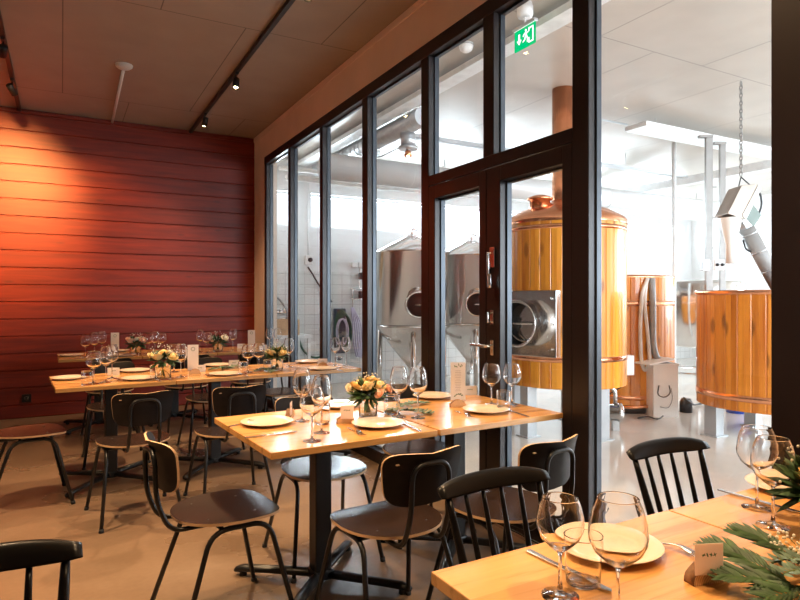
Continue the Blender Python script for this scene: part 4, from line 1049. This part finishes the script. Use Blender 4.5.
# chain
top = P(741, 97); top.z = HB; s = MB(); n = int((top.z-hk.z)/.038)
for k in range(n):
    c = Vector((0, 0, .018+k*.038)); ax = Vector((1, 0, 0)) if k % 2 else Vector((0, 1, 0))
    s.tube([c+ax*.014*math.cos(t)+Vector((0, 0, .026*math.sin(t))) for t in [2*PI*j/8 for j in range(8)]], .0058, 5, closed=True)
o = s.build('lifting_chain', M['channel'], None, 0, hk); tag(o, 'steel link chain from the brewery ceiling to the auger', 'chain')

# ---------------------------------------------------------------- brewery floor things
def B(px, py, z=0): return on(px, py, z)
p = B(670, 417); r = empty('plastic_tub', (p.x, p.y+.12, 0), -ANG); tag(r, 'tall white translucent plastic tub with a loose lid beside the tanks', 'tub')
s = MB(); s.prism([(-.13, -.12), (.13, -.12), (.13, .12), (-.13, .12)], 0, .01)
hgt = .60
for x0, x1, y0, y1 in ((-.14, .14, -.13, -.124), (-.14, .14, .124, .13), (-.14, -.134, -.13, .13), (.134, .14, -.13, .13)): s.box(x0, x1, y0, y1, .0, hgt)
s.box(-.15, .15, -.14, -.13, hgt-.02, hgt); s.box(-.15, .15, .13, .14, hgt-.02, hgt)
s.build('tub_body', M['tub'], r, .004)
s = MB(); s.obox(Matrix.Translation((-.08, -.02, hgt+.02))@Euler((0, -.16, .3)).to_matrix().to_4x4(), .34, .26, .018); s.build('lid', M['tub'], r)
s = MB(); s.tube(fillet([(-.08, -.14, .36), (-.10, -.145, .25), (-.02, -.145, .22), (.05, -.145, .27), (.03, -.145, .36)], .05), .006, 6); s.tube(fillet([(-.07, -.14, .12), (.02, -.15, .10), (.07, -.15, .2), (.05, -.15, .33)], .06), .003, 5); s.build('cable', M['blackhose'], r)
# pump
p = B(618, 431); r = empty('transfer_pump', (p.x, p.y+.1, 0), -ANG-.2); tag(r, 'stainless transfer pump on the floor at the right foot of the kettle', 'pump')
Mx = Matrix.Translation((0, 0, .17))@Matrix.Rotation(PI/2, 4, 'Y')
MB().lathe([(0, -.16), (.07, -.16), (.085, -.14), (.085, .06), (.105, .07), (.105, .11), (.06, .13), (0, .13)], 24, M=Mx).build('motor', M['tank'], r)
s = MB(); s.box(-.12, -.06, -.07, .07, 0, .10); s.box(.02, .08, -.07, .07, 0, .10); s.build('feet', M['galv'], r)
MB().tube(fillet([(.05, 0, .25), (.05, 0, .40), (-.08, 0, .46)], .04), .02, 10).build('outlet_pipe', M['steel'], r)
MB().lathe([(0, .40), (.035, .40), (.04, .43), (.03, .45), (0, .45)], 12, (-.1, 0, .03)).build('blue_valve_knob', M['blue'], r)['label'] = 'blue valve knob'
# hoses on the floor and pipework under tank two
def hose(name, pts, r_, mat, label, cat='hose', group=None, rad=.12):
    o = MB().tube(fillet(pts, rad, 6), r_, 8).build(name, mat); tag(o, label, cat, group); return o
hose('floor_hose', [tuple(B(605, 403)+Vector((0, 0, .15))), tuple(B(630, 412)+Vector((0, 0, .18))), tuple(B(655, 413)+Vector((0, 0, .15)))], .025, M['blackhose'], 'black hose running low between the kettle and the white tub')
hose('floor_hose', [tuple(B(604, 410)+Vector((0, 0, .10))), tuple(B(625, 414)+Vector((0, 0, .07))), tuple(B(654, 415)+Vector((0, 0, .10)))], .02, M['copper'], 'copper coloured pipe low between the kettle and the white tub')
hose('power_cable', [tuple(B(638, 418, .012)), tuple(B(648, 416, .012)), tuple(B(658, 420, .012)), tuple(B(663, 416, .03))], .008, M['blackhose'], 'short black power cable on the floor before the white tub', 'cable')
hose('power_cable', [tuple(B(684, 398, .30)), tuple(B(694, 405, .02)), tuple(B(705, 403, .02)), tuple(B(708, 392, .25))], .012, M['blackhose'], 'black looping cable between the white tub and the vat', 'cable')
o = MB(); q = B(686, 412); o.lathe([(0, 0), (.07, 0), (.07, .12), (.05, .16), (0, .16)], 16, (0, 0, 0)); o = o.build('small_pump', M['blackhose'], None, 0, (q.x, q.y, 0)); tag(o, 'small black pump on the floor right of the white tub', 'pump')
q = B(745, 418); o = MB(); o.lathe([(0, 0), (.11, 0), (.13, .22), (.12, .22), (.10, .01), (0, .01)], 20); o = o.build('blue_bucket', M['blue'], None, 0, (q.x+.25, q.y+.25, 0)); tag(o, 'blue plastic bucket behind the legs of the vat', 'bucket')
# hoses on the second tank
tdir = (Vector((0, 0, 0))-Vector((k2p.x, k2p.y, 0))).normalized()
def on2(px, z, off=.03):     # point in front of tank two's staves
    c = Vector((k2p.x, k2p.y, 0)); u = ray(px, 300); u.z = 0
    A = u.dot(u); Bq = -2*u.dot(c); C_ = c.dot(c)-(.61+off)**2; k_ = (-Bq-math.sqrt(max(0, Bq*Bq-4*A*C_)))/(2*A); v = u*k_; v.z = z; return v
hose('hanging_hose', [on2(648, 1.56), on2(642, 1.40), on2(640, 1.0), on2(641, .62), on2(645, .48), on2(650, .60), on2(648, .9), on2(644, 1.3), on2(647, 1.55)], .022, M['clearhose'], 'milky hose looped on a hook at the front of the second wooden tank')
hose('hanging_hose', [on2(652, 1.56), on2(653, 1.3), on2(653, .8), on2(657, .62), on2(664, .56)+Vector((0, -.1, 0))], .035, M['grey'], 'thick grey hose hanging down the second wooden tank')
# ---------------------------------------------------------------- things on the tiled wall, seen through the left panes
def W(px, py, d=.012): 
    r_ = ray(px, py); k_ = (YF-d)/r_.y; return Vector((r_.x*k_, YF-d, H+r_.z*k_))
p = W(308, 260); o = MB().box(-.06, .06, -.05, 0, -.07, .07).build('wall_outlet', M['white'], None, .008, p); tag(o, 'white power outlet high on the tiled wall', 'socket')
MB().lathe([(0, 0), (.035, 0), (.033, .03), (0, .03)], 16, M=Matrix.Translation((.015, -.05, .0))@Matrix.Rotation(PI/2, 4, 'X')).build('outlet_plug', M['blackhose'], o)
MB().tube([(.0, -.012, .07), (0, -.012, 1.2)], .009, 6).build('supply_conduit', M['whitepaint'], o)
hose('wall_cable', [W(308, 267, .06), W(312, 273, .05), W(320, 287, .05), W(332, 302, .05)], .012, M['blackhose'], 'black cable drooping from the wall outlet', 'cable')
hose('green_hose', [W(298, 335, .04), W(302, 350, .05), W(312, 358, .06), W(322, 357, .06), W(338, 330, .06)], .016, M['greenhose'], 'dark green hose drooping along the tiled wall behind the second row')
r = empty('hose_reel', W(339, 330, .05)); tag(r, 'dark wall rack with coiled blue and green hoses', 'hose rack')
MB().box(-.09, .09, -.08, .03, -.36, .34).build('rack', plain('dark_blue_rack', (.04, .06, .10), .5), r, .02)
s = MB()
for k in range(5): s.tube([(.11*math.sin(t)+.01*k, -.10-.012*k, .05+.27*math.cos(t)-.02*k) for t in [2*PI*j/18 for j in range(18)]], .012, 6, closed=True)
s.build('coiled_hose', M['greenhose'], r)
s = MB()
for k in range(2): s.tube([(.09*math.sin(t)+.02*k-.03, -.17-.012*k, -.02+.2*math.cos(t)) for t in [2*PI*j/18 for j in range(18)]], .010, 6, closed=True)
s.build('pale_hose', M['violet'], r)
r = empty('hanging_hoses', W(354, 325, .04)); tag(r, 'bundle of pale violet hoses hanging on the tiled wall', 'hoses', None)
for k in range(5): MB().tube(fillet([(-.06+.008*k, -.03, .28), (-.05+.035*k, -.06, .05), (-.03+.045*k, -.05, -.3-.05*k), (.03+.03*k, -.06, -.55), (.09, -.04, -.2)], .1), .012, 6).build('hose', M['violet'], r)
r = empty('wall_pipework', W(357, 300, .03)); tag(r, 'thin vertical pipework with small black valves on the tiled wall', 'pipework')
MB().tube(fillet([(-.09, -.03, -.5), (-.09, -.03, .18), (.03, -.03, .18), (.03, -.03, .5)], .02), .012, 8).build('pipe', M['steel'], r)
for z in (.02, .18): MB().tube([(-.13, -.03, z), (.14, -.03, z)], .010, 6).build('cross_pipe', M['steel'], r)
for z in (.08, .38): MB().box(.02, .11, -.08, 0, z-.05, z+.06).build('valve_block', M['blackhose'], r, .01)
for dx in (-.10, .02): MB().box(dx, dx+.09, -.04, .015, .52, .60).build('switch', M['white'], r, .006)
r = empty('tap_manifold', W(276, 312, .04)); tag(r, 'small steel tap manifold with hoses on the wall at the far left pane', 'manifold')
MB().box(-.12, .16, -.05, .02, -.02, .03).build('manifold_bar', M['steel'], r, .01)
for k in range(4): MB().tube([(-.1+.07*k, -.05, .0), (-.1+.07*k, -.09, .05)], .010, 6).build('tap', M['steel'], r)
MB().tube(fillet([(-.12, -.04, .25), (.02, -.06, .22), (.18, -.04, .0), (.12, -.05, -.25), (.25, -.05, -.4)], .12), .014, 6).build('hose', M['grey'], r)
q = W(279, 327, .35); o = MB(); o.box(-.24, .24, -.2, .2, -.11, .11); o.box(-.005, .005, -.201, .2, .11, .113); o = o.build('cardboard_box', M['cardboard'], None, .004, q); tag(o, 'brown cardboard box on a white bench behind the far left pane', 'box')
r = empty('work_bench', (q.x, q.y, 0)); tag(r, 'low white bench against the tiled wall, mostly behind tables', 'bench')
zt = q.z-.111
MB().box(-.32, .42, -.25, .3, zt-.05, zt).build('bench_top', M['whitepaint'], r, .004)
for x in (-.28, .38):
    for y in (-.2, .25): MB().box(x-.02, x+.02, y-.02, y+.02, 0, zt-.05).build('leg', M['whitepaint'], r)
# ---------------------------------------------------------------- exit sign, detectors
r = empty('exit_sign', (2.92, 3.41, HB)); r.scale = (.88, .88, .88); tag(r, 'green emergency exit sign with running figure and down arrow, hung behind the glass', 'sign')
MB().lathe([(0, 0), (.058, 0), (.058, -.03), (.066, -.03), (.066, -.09), (.058, -.115), (.03, -.12), (0, -.12)], 28).build('round_base', M['white'], r)
MB().tube([(0, 0, -.11), (0, 0, -.18)], .010, 10).build('stem', M['white'], r)
MB().box(-.022, .022, -.135, .135, -.195, -.17).build('top_bar', M['galv'], r, .003)
sg = MB().box(-.006, .006, -.125, .125, -.365, -.195).build('green_panel', M['green_emit'], r)
MB().box(-.0075, .0075, -.127, .127, -.197, -.1945).build('bright_edge', M['white_emit'], sg)
My = Matrix(((0, 0, -1, 0), (-1, 0, 0, 0), (0, 1, 0, 0), (0, 0, 0, 1)))   # local x -> -Y (right as seen from the room), y -> up, z -> -X
def sh(polys): 
    s = MB()
    for pl in polys: s.prism(pl, .0062, .0078, Matrix.Translation((0, 0, -.28))@My)
    return s
sh([[(-.075, .045), (-.055, .045), (-.055, -.005), (-.035, -.005), (-.065, -.045), (-.095, -.005), (-.075, -.005)]]).build('arrow', M['white_emit'], sg)
sh([[(.05, .06), (.11, .06), (.11, -.065), (.05, -.065), (.05, -.02), (.062, -.02), (.062, -.053), (.098, -.053), (.098, .048), (.062, .048), (.062, .03), (.05, .03)]]).build('door_symbol', M['white_emit'], sg)
sh([[(.018+.010*math.cos(t), .050+.010*math.sin(t)) for t in [2*PI*k/12 for k in range(12)]], [(.0, .034), (.022, .038), (.034, .010), (.018, .002), (.006, .012)],
    [(.018, .006), (.032, .008), (.045, -.020), (.040, -.050), (.030, -.050), (.032, -.022)], [(.006, .006), (.018, .004), (.010, -.025), (-.018, -.040), (-.022, -.030), (.0, -.018)],
    [(-.002, .034), (.006, .026), (-.012, .006), (-.022, .010)], [(.024, .034), (.030, .026), (.048, .022), (.050, .030)]]).build('running_figure', M['white_emit'], sg)
r = MB().lathe([(0, 0), (.06, 0), (.06, -.03), (.05, -.055), (.03, -.07), (0, -.075)], 28).build('smoke_detector', M['white'], None, 0, (2.95, 4.186, HB)); tag(r, 'white domed smoke detector on the ceiling behind the upper door pane', 'detector')
MB().lathe([(.061, -.012), (.063, -.016), (.061, -.02)], 28).build('detector_ring', M['grey'], r)
# clamp lamp hanging under the duct outlet
r = empty('hanging_work_light', (3.40, 5.95, 2.995)); tag(r, 'small glowing lamp with loose black cable by the duct outlet', 'lamp')
MB().lathe([(0, .0), (.03, -.01), (.045, -.07), (.04, -.07), (.02, -.02), (0, -.01)], 16).build('shade', M['copper'], r); MB().lathe([(0, -.03), (.016, -.045), (.014, -.07), (0, -.075)], 10).build('bulb', M['bulb'], r)
MB().tube(fillet([(0, 0, 0), (-.08, .05, .03), (-.2, .3, -.04), (-.12, .55, .02)], .08), .005, 5).build('cable', M['blackhose'], r)
for nm in ('rose_tmp',):
    pass
